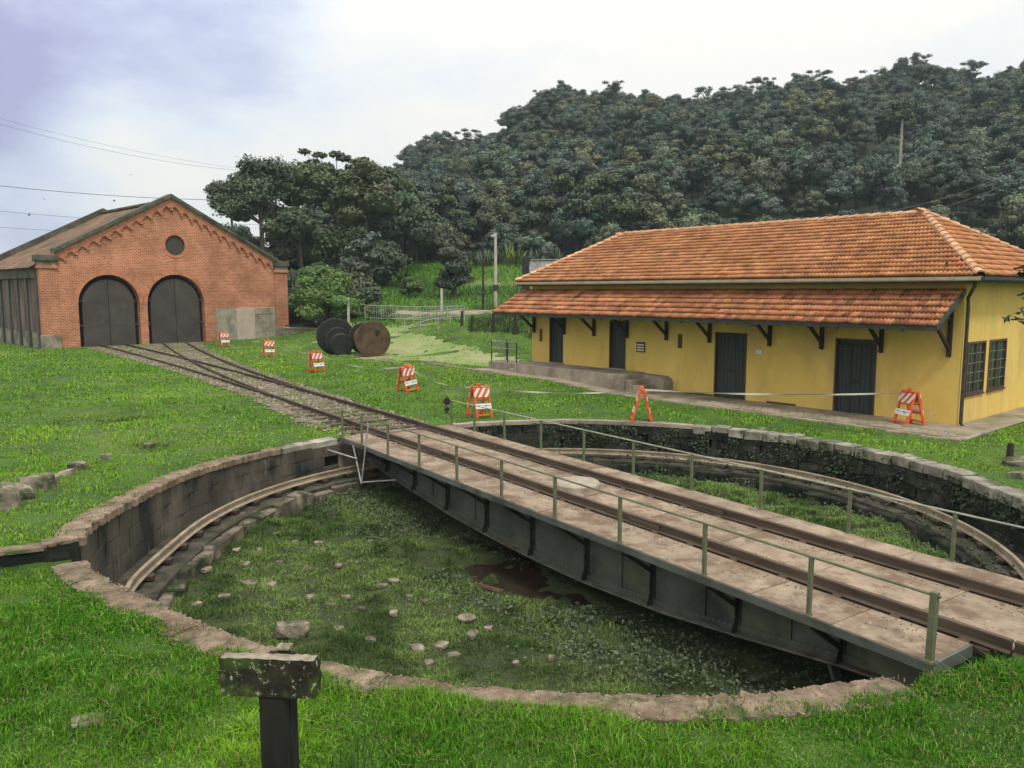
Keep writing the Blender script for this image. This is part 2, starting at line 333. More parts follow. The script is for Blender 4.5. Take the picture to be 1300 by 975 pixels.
    def plate(s, outer, holes, f0, depth_f):   # wall with holes: front face, reveals, back face
        loops = [outer]+holes; allp = [p for l in loops for p in l]; n = len(allp)
        tri = tessellate_polygon([[Vector((a, b, 0)) for a, b in l] for l in loops])
        vs = [f0(*p) for p in allp]+[depth_f(*p) for p in allp]
        fs = [tuple(t) for t in tri]+[tuple(i+n for i in t[::-1]) for t in tri]; o = 0
        for l in loops:
            k = len(l)
            fs += [(o+i, o+(i+1) % k, o+(i+1) % k+n, o+i+n) for i in range(k)]; o += k
        return s.add(vs, fs)
    def sweep(s, prof, path, closed=False):   # prof [(across, up)], path [(point, across_vec)]
        n = len(prof); m = len(path); vs = []; fs = []
        for p, a in path:
            for (x, z) in prof: vs.append(Vector(p)+Vector(a)*x+Vector((0, 0, z)))
        for i in range(m if closed else m-1):
            j = (i+1) % m
            for k in range(n): fs.append((i*n+k, i*n+(k+1) % n, j*n+(k+1) % n, j*n+k))
        if not closed: fs.append(tuple(range(n))); fs.append(tuple((m-1)*n+k for k in range(n))[::-1])
        return s.add(vs, fs)
    def mesh(s, name, mat, smooth=False):
        me = bpy.data.meshes.new(name); me.from_pydata([tuple(v) for v in s.v], [], s.f); me.materials.append(MT[mat])
        bm_fix(me)
        if smooth: me.polygons.foreach_set('use_smooth', [True]*len(me.polygons))
        return me
    def build(s, name, mat, parent=None, smooth=False, **k):
        return link(name, s.mesh(name, mat, smooth), parent, **k)
import bmesh
def bm_fix(me):
    bm = bmesh.new(); bm.from_mesh(me); bmesh.ops.recalc_face_normals(bm, faces=bm.faces); bm.to_mesh(me); bm.free()
def npmesh(name, V, F, mat, col=None, smooth=False):
    """V (n,3); F list of int arrays (k, m); col (n,3)"""
    me = bpy.data.meshes.new(name); V = np.asarray(V, np.float32)
    me.vertices.add(len(V)); me.vertices.foreach_set('co', V.ravel())
    F = [np.asarray(f, np.int32) for f in F if len(f)]
    nl = sum(f.size for f in F); npoly = sum(len(f) for f in F)
    me.loops.add(nl); me.polygons.add(npoly)
    me.loops.foreach_set('vertex_index', np.concatenate([f.ravel() for f in F]))
    st = []; o = 0
    for f in F:
        st.append(o+np.arange(len(f), dtype=np.int32)*f.shape[1]); o += f.size
    me.polygons.foreach_set('loop_start', np.concatenate(st).astype(np.int32))
    if smooth: me.polygons.foreach_set('use_smooth', np.ones(npoly, bool))
    if col is not None:
        a = me.color_attributes.new('Col', 'FLOAT_COLOR', 'POINT')
        a.data.foreach_set('color', np.c_[col, np.ones(len(V))].astype(np.float32).ravel())
    me.update(calc_edges=True); me.validate()
    for mm in (mat if isinstance(mat, (list, tuple)) else [mat]): me.materials.append(MT[mm])
    return me
def sm(a, b, x): t = np.clip((x-a)/(b-a), 0, 1); return t*t*(3-2*t)
_VN = np.random.default_rng(3).random((256, 256))
def vnoise(x, y, s=1.0):
    x = np.asarray(x)*s; y = np.asarray(y)*s; xi = np.floor(x).astype(int); yi = np.floor(y).astype(int); fx = x-xi; fy = y-yi
    fx = fx*fx*(3-2*fx); fy = fy*fy*(3-2*fy)
    g = lambda a, b: _VN[a % 256, b % 256]
    return (g(xi, yi)*(1-fx)+g(xi+1, yi)*fx)*(1-fy)+(g(xi, yi+1)*(1-fx)+g(xi+1, yi+1)*fx)*fy-.5
def rot2(a): return np.array([[math.cos(a), -math.sin(a)], [math.sin(a), math.cos(a)]])

# ------------------------------------------------------------------ site geometry
C = np.array([1.4, 15.9]); RP = 8.45                       # pit centre and radius
U = np.array([.567, -.824]); U /= np.linalg.norm(U); NV = np.array([-U[1], U[0]])   # bridge axis and its right side
BRZ = math.atan2(U[1], U[0])
HA = np.array([13.23, 23.42]); HE = np.array([-.651, .759]); HE /= np.linalg.norm(HE); HM = np.array([-HE[1], HE[0]])   # yellow house
SANG = R(46); SE = np.array([math.cos(SANG), math.sin(SANG)]); SI = np.array([-SE[1], SE[0]]); SA = np.array([-32.52, 55.3]); SW = 18.9
def rb(phi):                                               # pit outline bulge at the left, phi in degrees
    d = (phi+152+180) % 360-180
    return .5*np.exp(-(d/13.0)**2)
ZC = [(-210-13, -.12), (-210, -.05), (-195, .02), (-180, .10), (-165, .20), (-151.6, .30), (-150.4, 0.0), (-100, 0), (0, 0), (90, 0), (125, -.05), (137, -.12)]
def zc(phi):                                               # level of the rim round the pit
    p = np.where(np.asarray(phi) > 137, np.asarray(phi)-360, phi)
    return np.interp(p, [a for a, b in ZC], [b for a, b in ZC])
def track_y(t, which):
    q = np.clip((t-14)/39.0, 0, 2)
    return 3.1*q**1.7 if which == 'r' else -1.35*q**2
def hlocal(x, y):
    dx = x-HA[0]; dy = y-HA[1]; return dx*HE[0]+dy*HE[1], dx*HM[0]+dy*HM[1]
def blocal(x, y):
    dx = x-C[0]; dy = y-C[1]; return dx*U[0]+dy*U[1], dx*NV[0]+dy*NV[1]
def slocal(x, y):
    dx = x-SA[0]; dy = y-SA[1]; return dx*SE[0]+dy*SE[1], dx*SI[0]+dy*SI[1]
def terr(x, y):
    x = np.asarray(x, float); y = np.asarray(y, float)
    s, t = slocal(x, y); d = s-SW
    f = sm(-3.5, 0, t); mask = sm(-9, 2, d)*(1-f)+sm(.3, 5, d)*f
    mask = mask*np.where(t < 3, sm(2.5, 9, np.hypot(d, t)), 1)
    hs, ho = hlocal(x, y)
    h = 1.5*sm(43, 58, y)*mask+.25*sm(30, 43, y)*sm(-9, -2, x)*mask
    h = h+6.9*np.clip((y-60)/48, 0, 1)*mask
    h = np.where((hs < 21) & (ho > -12) & (hs > -3), np.minimum(h, .32), h)
    h = h+.26*sm(11, 16, hs)*(1-sm(30, 40, hs))*sm(-1, 1, ho)*(1-sm(3, 9, ho))*(y < 41)
    r = np.hypot(x-C[0], y-C[1]); phi = np.degrees(np.arctan2(y-C[1], x-C[0]))
    h = h+zc(phi)*(1-sm(9.2, 17, r))
    q = 1-sm(0, 1.5, 9.3-r)                                # small unevenness away from the rim
    q = q*sm(1.5, 4, np.abs(blocal(x, y)[1])+3*(blocal(x, y)[0] > 0))*(1-((ho < 3) & (hs > -3) & (hs < 24)))
    q = q*np.where(t > -4, sm(.5, 4, -t), 1)
    h = h+q*(vnoise(x, y, .35)*.16+vnoise(x+9, y, 1.1)*.07)
    # low mounds on the left lawn
    for mx, my, mr, mh in ((-10.6, 15.0, 1.3, .30), (-8.4, 17.3, .8, .16), (-12.6, 14.2, 1.6, .32), (-6.7, 19.6, .7, .12), (-9.3, 20.2, .9, -.16), (-13.4, 24.6, 1.2, -.16)):
        h = h+mh*np.exp(-((x-mx)**2+(y-my)**2)/mr**2)
    h = h+1.2*np.exp(-((x-2.4)**2/5.0**2+(y-52.6)**2/3.2**2))
    # bank at the right of the house corner
    h = h+.55*np.exp(-((x-15.8)**2+(y-20.4)**2)/3.0**2)*sm(.9, 2.2, -hs)
    return h
def tz(x, y): return float(terr(x, y))

# ------------------------------------------------------------------ ground sheets
def build_ground():
    nseg = 360; rs = [8.62, 8.75, 8.9, 9.05, 9.25]
    while rs[-1] < 500: rs.append(rs[-1]+max(.3, (rs[-1]-8.5)*.055))
    ph = np.linspace(-180, 180, nseg, endpoint=False); ph[(np.abs(ph+152)).argmin()] = -151.65; ph[(np.abs(ph+151)).argmin()] = -151.4; ph[(np.abs(ph+150)).argmin()] = -150.35
    P, RR = np.meshgrid(ph, np.array(rs)); RR = RR+rb(P)
    X = C[0]+RR*np.cos(np.radians(P)); Y = C[1]+RR*np.sin(np.radians(P)); Z = terr(X, Y)
    Z[:3] -= .02
    V = np.c_[X.ravel(), Y.ravel(), Z.ravel()]; k = np.arange(nseg); F = []
    for i in range(len(rs)-1):
        F.append(np.c_[i*nseg+k, i*nseg+(k+1) % nseg, (i+1)*nseg+(k+1) % nseg, (i+1)*nseg+k][:, ::-1])
    me = npmesh('ground', V, [np.concatenate(F)], 'grass', smooth=True)
    tag(link('ground', me), 'green lawn ground round the turntable pit', kind='structure')
    # pit floor
    rs = np.r_[np.linspace(0.05, 7.2, 42), 7.45]; ns = 180; P, RR = np.meshgrid(np.linspace(-180, 180, ns, endpoint=False), rs)
    w = RR/7.45; RR = RR+rb(P)*w
    X = C[0]+RR*np.cos(np.radians(P)); Y = C[1]+RR*np.sin(np.radians(P)); Z = floor_z(X, Y)
    k = np.arange(ns); F = np.concatenate([np.c_[i*ns+k, i*ns+(k+1) % ns, (i+1)*ns+(k+1) % ns, (i+1)*ns+k] for i in range(len(rs)-1)])
    me = npmesh('pit_floor', np.c_[X.ravel(), Y.ravel(), Z.ravel()], [F, np.array([np.arange(ns)])], 'pitfloor', smooth=True)
    tag(link('pit_floor', me), 'dark weedy floor of the turntable pit', kind='structure')
def floor_z(x, y):
    x = np.asarray(x, float); y = np.asarray(y, float); r = np.hypot(x-C[0], y-C[1])
    h = -1.30-.22*(1-np.clip(r/7.3, 0, 1)**2)
    h = h+vnoise(x, y, 1.1)*.14+vnoise(x+5, y+3, 2.6)*.16+vnoise(x, y+8, 6)*.06
    u, v = blocal(x, y)
    return h-.16*np.exp(-((v+1.8)/1.0)**2-((u+.3)/2.3)**2)-.20*np.exp(-(v/1.6)**2)
def drape(name, poly, step, lift, mat, label, ragged=.25, kind='structure'):
    poly = np.array(poly); xs = np.arange(poly[:, 0].min()-1, poly[:, 0].max()+1, step); ys = np.arange(poly[:, 1].min()-1, poly[:, 1].max()+1, step)
    X, Y = np.meshgrid(xs, ys); px = X+vnoise(X, Y, 1.3)*ragged*2+vnoise(X, Y, 4)*ragged; py = Y+vnoise(X+31, Y, 1.3)*ragged*2+vnoise(X+7, Y, 4)*ragged
    ins = inpoly(px, py, poly); nx = len(xs); idx = np.arange(X.size).reshape(X.shape)
    c = ins[:-1, :-1] & ins[1:, :-1] & ins[:-1, 1:] & ins[1:, 1:]
    F = np.c_[idx[:-1, :-1][c], idx[:-1, 1:][c], idx[1:, 1:][c], idx[1:, :-1][c]]
    used = np.unique(F); mp = -np.ones(X.size, int); mp[used] = np.arange(len(used))
    V = np.c_[X.ravel(), Y.ravel(), terr(X, Y).ravel()+lift][used]
    return tag(link(name, npmesh(name, V, [mp[F]], mat, smooth=True)), label, kind=kind)
def inpoly(x, y, poly):
    ins = np.zeros(np.shape(x), bool); n = len(poly)
    for i in range(n):
        x0, y0 = poly[i]; x1, y1 = poly[(i+1) % n]
        if y0 == y1: continue
        ins ^= ((y0 > y) != (y1 > y)) & (x < (x1-x0)*(y-y0)/(y1-y0)+x0)
    return ins
def bw(t, y):  # bridge-frame point at distance t beyond the pit towards the shed
    p = C-U*t+NV*y; return (p[0], p[1])
GRAVEL = [bw(8.9, -1.5), bw(11, -1.8), bw(14, -1.75), bw(18, -1.55), bw(24, -1.6), bw(30, -1.8), bw(36, -2.1), bw(44, -2.6), bw(51.5, -3.3),
          bw(53.5, 5.3), bw(46, 3.8), bw(40, 3.1), bw(33, 2.4), bw(26, 1.9), bw(20, 1.6), bw(14, 1.4), bw(8.9, 1.5)]
PATH = [(-8.5, 45.5), (-4.6, 44.2), (-1.5, 41.0), (.5, 39.2), (1.2, 42.5), (0, 46), (-3.5, 50), (-7.5, 56), (-5, 60), (-14, 62), (-14, 56), (-10.5, 50.5)]
build_ground()
GP = np.array(GRAVEL)
tag(drape('gravel_bed', GRAVEL, .22, .02, 'gravel', 'stony ballast bed under the tracks between pit and brick shed', .35), None)
drape('dirt_path', PATH, .2, .02, 'path', 'dry trodden path past the rusty drums', .6)
ROAD = [(-17.5, 66), (-12, 64.2), (0, 62.4), (10, 61.2), (10, 63.2), (0, 64.6), (-12, 66.4), (-17, 69)]
drape('road', ROAD, .5, .03, 'pave', 'pale road behind the fences at the foot of the meadow', .15)

# ------------------------------------------------------------------ pit walls
STONES = []
def stone_meshes(mat, n=8, c=.035, jit=.03, seed=1):
    rs = random.Random(seed); out = []
    for i in range(n): out.append(MB().cbox(-.5, .5, -.5, .5, -.5, .5, c, jit, rs).mesh('stone', mat))
    return out
def rough_slabs(mat, n=6, seed=1, nx=7, ny=3, jz=.06, je=.032):
    # unit slab with an uneven worn top and ragged edges
    rs = random.Random(seed); out = []
    for _ in range(n):
        m = MB(); V = []; F = []; ids = {}
        for i in range(nx+1):
            for j in range(ny+1):
                x = -.5+i/nx+(rs.uniform(-je, je)*.5 if 0 < i < nx else rs.uniform(-.012, .012)); y = -.5+j/ny+(rs.uniform(-je, je)*(2.0 if j in (0, ny) else 1))
                z = .5+rs.uniform(-jz, jz)-(.22*rs.random() if j in (0, ny) else 0)
                ids[i, j] = len(V); V.append((x, y, z))
        for i in range(nx):
            for j in range(ny): F.append((ids[i, j], ids[i+1, j], ids[i+1, j+1], ids[i, j+1]))
        rim = [(i, 0) for i in range(nx+1)]+[(nx, j) for j in range(1, ny+1)]+[(i, ny) for i in range(nx-1, -1, -1)]+[(0, j) for j in range(ny-1, 0, -1)]
        b0 = len(V)
        for k in rim: v = V[ids[k]]; V.append((v[0], v[1], -.5))
        k = len(rim)
        for a in range(k): F.append((ids[rim[a]], b0+a, b0+(a+1) % k, ids[rim[(a+1) % k]]))
        F.append(tuple(range(b0, b0+k))); m.add(V, F); out.append(m.mesh('coping_stone', mat))
    return out
def polar(phi, r): a = R(phi); return (C[0]+r*math.cos(a), C[1]+r*math.sin(a))
def tang(phi, r0=RP):   # direction along the outline at phi
    a0, a1 = phi-.4, phi+.4; p0 = polar(a0, r0+float(rb((a0+180) % 360-180))); p1 = polar(a1, r0+float(rb((a1+180) % 360-180)))
    return math.atan2(p1[1]-p0[1], p1[0]-p0[0])
def in_gap(phi):   # where the bridge ends land
    for c0 in (math.degrees(BRZ), math.degrees(BRZ)+180):
        d = (phi-c0+180) % 360-180
        if abs(d) < 12.2: return True
    return False
def build_pit():
    w = thing('pit_wall', 'round stone retaining wall of the turntable pit with worn coping', 'retaining wall', (C[0], C[1], 0))
    # dark core behind the stones
    path = []
    for i in range(361):
        p = -151.5+i; rr = RP+.16+rb(p); a = R(p); path.append((Vector((rr*math.cos(a), rr*math.sin(a), 0)), Vector((math.cos(a), math.sin(a), 0))))
    MB().sweep([(0, -1.6), (.25, -1.6), (.25, -.12), (0, -.12)], path).build('wall_core', 'mortar', w)
    ml = stone_meshes('wall_l', 6, .012, .005, 2); mr_ = stone_meshes('wall_r', 8, .05, .05, 3)
    rs = random.Random(11); courses = 3
    def lay(p0, p1, meshes, step, ncourse, zbot, name='wall_stone', proud=.03, gap=.01):
        for k in range(ncourse):
            p = p0+(step*.5 if k % 2 else 0); 
            while p < p1:
                ww = step*rs.uniform(.75, 1.25); pm = p+ww/2; top = float(zc((pm+180) % 360-180))-.10
                hz_ = (top-zbot)/ncourse; r0 = RP+float(rb(pm)); L_ = math.radians(ww)*r0-gap
                z = zbot+hz_*(k+.5); pr = rs.uniform(-.6, .6)*proud
                a = R(pm); link(name, rs.choice(meshes), w, ((r0+.13+pr)*math.cos(a), (r0+.13+pr)*math.sin(a), z), (0, 0, tang(pm)), (L_, .26, hz_-gap))
                p += ww
    lay(124.5+12.5, 360-151.8, ml, 6.6, 3, -1.08, proud=.012, gap=.006)            # left, smooth ashlar
    lay(-44+.5, 124.5-12.5, mr_, 4.6, 4, -1.10, proud=.05)             # far right, mossy rubble
    lay(-151.0, -70, mr_, 7.5, 3, -1.10)                  # under the near edge
    # coping
    cn = rough_slabs('cop_near', 8, 5); cf = stone_meshes('cop_far', 8, .06, .05, 6); cs = rough_slabs('concrete', 3, 8, jz=.03, je=.02)
    def cope(p0, p1, meshes, step, width, th, gap, outset=0.0, jz=.012, name='coping_stone'):
        p = p0
        while p < p1-.5:
            ww = min(step*rs.uniform(.75, 1.25), p1-p); pm = p+ww/2; r0 = RP+float(rb(pm))+outset
            a = R(pm); z = float(zc((pm+180) % 360-180))-th/2+.035+rs.uniform(-jz, jz)
            link(name, rs.choice(meshes), w, ((r0+width/2)*math.cos(a), (r0+width/2)*math.sin(a), z), (rs.uniform(-.012, .012), rs.uniform(-.006, .006), tang(pm)+rs.uniform(-.008, .008)),
                 (math.radians(ww)*(r0+width*.6)-gap, width*rs.uniform(.94, 1.06), th)); p += ww
    cope(-149.8, -72.5, cn, 2.7, .45, .16, -.03, -.03, .005)
    cope(150, 360-151.6, cn, 2.2, .44, .14, -.025, -.03, .006)
    cope(137, 149.6, cf, 4.6, .42, .17, .02, .02, .03)
    cope(62, 112.3, cs, 6.2, .30, .12, -.004, -.02, .003)
    cope(-43.6, 62, cf, 3.6, .46, .24, .05, -.04, .025)
    # abutments where the bridge lands
    for sgn, nm in ((1, 'abutment'), (-1, 'abutment')):
        m = MB(); m.cbox(8.42, 9.15, -1.86, 1.86, -1.6, -.13, .04, .02); m.cbox(8.55, 9.05, -1.2, 1.2, -.16, -.04, .02, .01)
        link(nm, m.mesh('abutment', 'concrete'), w, (0, 0, 0), (0, 0, BRZ if sgn > 0 else BRZ+math.pi))
    # return wall where the left lawn stops above the near edge
    a = R(-151.6); st = stone_meshes('wall_r', 4, .03, .03, 21)
    for i, (r0, L_, dz) in enumerate(((9.12, .46, 0), (9.62, .54, -.05))):
        link('return_stone', st[i], w, ((r0+.12)*math.cos(a), (r0+.12)*math.sin(a), .08+dz), (0, 0, a+.02*i), (L_, .3, .46))
        link('return_coping', cn[i], w, ((r0+.12)*math.cos(a), (r0+.12)*math.sin(a), .31+dz), (.05*i, .07-.1*i, a+.06*i), (L_+.02, .30+.05*i, .06))
    # ledge, ring rail, kerb blocks
    k = thing('ring_kerb', 'ring of rough stone blocks edging the pit floor below the wall', 'stone kerb', (C[0], C[1], 0))
    def ring(rad, prof, p0=-180, p1=180, n=240):
        path = []
        for i in range(n):
            p = p0+(p1-p0)*i/n; rr = rad+float(rb(p)); a_ = R(p); path.append((Vector((rr*math.cos(a_), rr*math.sin(a_), 0)), Vector((math.cos(a_), math.sin(a_), 0))))
        return path
    MB().sweep([(0, -1.7), (1.0, -1.7), (1.0, -1.02), (0, -1.02)], ring(7.5, None), True).build('ledge', 'ledge', k)
    kb = stone_meshes('kerb', 8, .06, .09, 9); kd_ = stone_meshes('wall_r', 6, .07, .11, 19); p = -180
    while p < 180:
        ww = rs.uniform(4.2, 6.4); pm = p+ww/2; r0 = 7.53+float(rb(pm)); a_ = R(pm)
        link('kerb_stone', rs.choice(kb if not -60 < pm < 118 else kd_), k, (r0*math.cos(a_), r0*math.sin(a_), -1.26+rs.uniform(-.06, .03)), (rs.uniform(-.05, .05), rs.uniform(-.05, .05), tang(pm)+rs.uniform(-.06, .06)),
             (math.radians(ww)*r0-.06, .46*rs.uniform(.75, 1.15), .44)); p += ww
    rr = thing('ring_rail', 'curved rusty rail running round inside the pit', 'rail', (C[0], C[1], 0))
    prof = [(-.065, -.91), (.065, -.91), (.065, -.895), (.012, -.875), (.012, -.80), (.036, -.785), (.036, -.75), (-.036, -.75), (-.036, -.785), (-.012, -.80), (-.012, -.875), (-.065, -.895)]
    MB().sweep(prof, ring(7.92, None, n=300), True).build('rail', 'railpale', rr)
    ch = MB().cbox(-.09, .09, -.16, .16, -.05, .05, .012, .004).mesh('rail_chair', 'raildark')
    for i in range(60):
        p = i*6.0; a_ = R(p); r0 = 7.92+float(rb((p+180) % 360-180)); link('rail_chair', ch, rr, (r0*math.cos(a_), r0*math.sin(a_), -.955), (0, 0, a_+math.pi/2))
build_pit()

# ------------------------------------------------------------------ turntable bridge
RAILP = [(-.065, 0), (.065, 0), (.065, .012), (.012, .03), (.012, .115), (.035, .125), (.035, .15), (-.035, .15), (-.035, .125), (-.012, .115), (-.012, .03), (-.065, .012)]
POSTS = [-8.2, -6.9, -5.35, -3.7, -2.0, -.3, 1.4, 3.1, 4.87, 6.57, 8.08]
def gbot(u): return float(np.interp(u, [-8.1, -6.9, -5.2, -3.4, -1.7, 0, 1.5, 3.5, 5, 6.6, 8.1], [-.66, -.84, -1.02, -1.18, -1.27, -1.31, -1.30, -1.19, -1.02, -.82, -.70]))
def build_bridge():
    b = thing('turntable_bridge', 'long steel railway turntable bridge with dusty plate deck across the pit', 'turntable', (C[0], C[1], 0), BRZ)
    rs = random.Random(4)
    # deck plates
    def plates(y0, y1, cuts, nm):
        for i in range(len(cuts)-1):
            m = MB().cbox(cuts[i]+.008, cuts[i+1]-.008, y0, y1, -.035, rs.uniform(-.004, .003), .006, .002, rs)
            m.build(nm, 'deck', b)
    plates(-1.75, -.93, [-8.3, -6.4, -4.0, -1.6, .9, 3.3, 5.7, 6.9, 8.12], 'deck_plate')
    plates(-.67, .67, [-8.0, -6.2, -4.5, -2.8, -1.1, .6, 2.3, 4.0, 5.7, 7.3, 8.45], 'deck_plate')
    plates(.93, 1.75, [-8.3, -6.0, -3.6, -1.2, 1.2, 3.6, 6.0, 8.3], 'deck_plate')
    for s in (-1, 1):
        path = [(Vector((x, s*.8, 0)), Vector((0, 1, 0))) for x in (-8.5, 0, 8.5)]
        MB().sweep(RAILP, path).build('rail', 'railtop', b)
        MB().box(-8.25, 8.3, s*.8-.125, s*.8+.125, -.09, -.02).build('rail_channel', 'raildark', b)
        # rail clips and fishplates
        cl = MB().cbox(-.06, .06, -.035, .035, 0, .035, .008).mesh('rail_clip', 'railtop')
        for i in range(20):
            x = -7.9+i*.84
            for q in (-1, 1): link('rail_clip', cl, b, (x+rs.uniform(-.05, .05), s*.8+q*.105, -.018), (0, 0, rs.uniform(-.1, .1)))
        fp = MB().cbox(-.36, .36, -.016, .016, .03, .105, .005).mesh('fishplate', 'railtop')
        for x in (2.7, -4.6):
            for q in (-1, 1): link('fishplate', fp, b, (x, s*.8+q*.03, 0))
        MB().bar((-8.3, s*1.762, -.07), (8.12, s*1.762, -.07), .02, .11).build('edge_angle', 'girder', b)
        # girder: web panels, flanges, stiffeners
        yw = s*.95
        st = [-8.1]+POSTS[1:-1]+[8.1]
        for i in range(len(st)-1):
            a0, a1 = st[i], st[i+1]; poly = [(a0+.02, gbot(a0)), (a1-.02, gbot(a1)), (a1-.02, -.05), (a0+.02, -.05)]
            MB().prism(poly, lambda x, z: (x, yw-.012, z), lambda x, z: (x, yw+.012, z)).build('web_panel', 'girder', b)
        us = [-8.1, -6.9, -5.2, -3.4, -1.7, 0, 1.5, 3.5, 5, 6.6, 8.1]
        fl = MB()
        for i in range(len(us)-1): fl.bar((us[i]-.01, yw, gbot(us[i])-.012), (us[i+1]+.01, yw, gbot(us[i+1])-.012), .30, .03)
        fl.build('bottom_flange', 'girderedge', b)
        an = MB()
        for i in range(len(us)-1):
            for q in (-1, 1): an.bar((us[i], yw+q*.025, gbot(us[i])+.055), (us[i+1], yw+q*.025, gbot(us[i+1])+.055), .02, .11)
        an.build('flange_angle', 'girder', b)
        for x in (-4.5, -2.55, 2.3, 4.2, 5.75):
            o = yw+s*.012; MB().box(x-.045, x+.045, min(o, o+s*.03), max(o, o+s*.03), gbot(x)+.1, -.09).build('rib', 'girder', b)
        MB().box(-8.1, 8.1, yw-.15, yw+.15, -.075, -.04).build('top_flange', 'girderdark', b)
        for x in st[1:-1]:
            g = gbot(x); m = MB(); o = yw+s*.012
            m.box(x-.05, x+.05, min(o, o+s*.02), max(o, o+s*.02), g, -.08)
            m.prism([(0, -.10), (.09, -.10), (.09, g+.22), (.15, g+.07), (.15, g+.005), (0, g+.005)], lambda yy, z: (x-.008, o+s*(yy+.005), z), lambda yy, z: (x+.008, o+s*(yy+.005), z))
            m.build('stiffener', 'girderdark', b)
            # cantilever bracket under the walkway
            bk = MB(); bk.bar((x, s*1.72, -.13), (x, s*1.02, max(g+.15, -.62)), .05, .07); bk.bar((x, s*1.74, -.10), (x, s*1.0, -.10), .05, .07)
            bk.build('bracket', 'girderdark', b)
        # rivets
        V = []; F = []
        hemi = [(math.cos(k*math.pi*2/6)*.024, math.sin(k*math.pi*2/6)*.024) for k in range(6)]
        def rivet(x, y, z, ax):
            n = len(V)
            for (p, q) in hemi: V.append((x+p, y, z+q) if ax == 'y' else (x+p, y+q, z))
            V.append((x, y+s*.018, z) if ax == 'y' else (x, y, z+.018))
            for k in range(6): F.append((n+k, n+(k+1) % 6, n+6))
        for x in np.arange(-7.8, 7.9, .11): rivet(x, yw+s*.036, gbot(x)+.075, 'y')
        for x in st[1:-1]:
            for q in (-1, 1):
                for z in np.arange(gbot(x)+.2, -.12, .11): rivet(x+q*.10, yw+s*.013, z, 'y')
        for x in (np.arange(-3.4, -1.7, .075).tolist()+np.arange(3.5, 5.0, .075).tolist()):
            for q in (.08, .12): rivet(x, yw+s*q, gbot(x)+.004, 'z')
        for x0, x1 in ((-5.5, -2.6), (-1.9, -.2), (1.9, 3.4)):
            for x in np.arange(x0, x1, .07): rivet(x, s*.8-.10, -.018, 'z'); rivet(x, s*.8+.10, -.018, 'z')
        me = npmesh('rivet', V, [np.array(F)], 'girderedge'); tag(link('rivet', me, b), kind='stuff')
        # railing
        MB().tube([(POSTS[0], s*1.74, .745), (0, s*1.74, .745), (POSTS[-1]+.08, s*1.74, .745)], .016 if s < 0 else .015, 6).build('handrail', 'post' if s < 0 else 'rail_light', b)
        pm = MB(); pm.box(-.024, .024, -.024, .024, -.12, .75).box(-.04, .04, -.04, .04, -.02, .012); pm = pm.mesh('railing_post', 'post')
        for x in POSTS: link('railing_post', pm, b, (x, s*1.74, 0), (rs.uniform(-.015, .015), rs.uniform(-.02, .02), 0), (1, 1, 1) if x < 8 else (1.5, 1.5, 1.04))
    # cross beams, end beams, wheels
    for x in (-7.4, -3.7, 0, 3.1, 7.4): MB().box(x-.05, x+.05, -.93, .93, max(gbot(x)+.1, -.8), -.10).build('cross_beam', 'girderdark', b)
    for s in (-1, 1):
        MB().box(s*8.12-.03, s*8.12+.03, -1.75, -.93, -.15, -.005).build('end_plate', 'girder', b)
        MB().box(s*8.14-.04, s*8.14+.04, -.92, 1.75, -.55, -.06).build('end_beam', 'girderdark', b)
    ep = MB(); ep.box(7.02, 7.86, -1.28, -1.25, -.62, -.10)
    for x in (7.07, 7.80):
        for z in (-.2, -.32, -.44, -.55): ep.lathe([(.025, -.018), (.02, 0)], 6, 'y', (x, -1.28, z))
    ep.build('end_panel', 'girder', b)
    for s in (-1, 1):
        for y in (-1, 1):
            m = MB(); m.lathe([(.08, -.10), (.26, -.09), (.26, .04), (.30, .045), (.30, .08), (.08, .10)], 20, 'x', (0, 0, 0))
            m.build('wheel', 'rustdark', b, loc=(s*7.9, y*.62, -.47))
            k = MB(); k.bar((s*6.9, y*.95, -.78), (s*7.5, y*.98, -.30), .07, .05); k.bar((s*7.35, y*.95, -.85), (s*7.0, y*1.1, -.35), .06, .05); k.bar((s*6.4, y*.95, -.85), (s*6.5, y*.95, -1.1), .16, .05)
            k.build('end_brace', 'girder', b)
    m = MB(); m.lathe([(.47, -.002), (.47, .09), (.43, .13), (.28, .165), (.1, .175)], 28); m.build('pivot_cap', 'cap', b, smooth=False, loc=(-.1, 0, 0))
    m = MB(); m.lathe([(.55, -1.75), (.55, -1.3), (.35, -1.25), (.35, -.1)], 20); m.build('pivot_post', 'girderdark', b)
    # loose iron hook on the far walkway end and slim stays at the far end
    MB().tube([(-6.6, -1.05, .02), (-6.35, -1.0, .035), (-6.25, -1.08, .02), (-6.05, -1.06, .02)], .014, 5).build('iron_hook', 'railpale', b)
    for p, q in (((-7.5, -1.75, -.05), (-6.75, -1.85, -1.0)), ((-6.45, -1.75, .62), (-6.75, -1.85, -1.02)), ((-8.15, -2.2, -.30), (-7.1, -1.8, -.42)), ((-6.75, -1.85, -.98), (-5.8, -1.3, -.8))):
        MB().tube([p, q], .02, 6).build('stay_rod', 'pipe', b)
build_bridge()
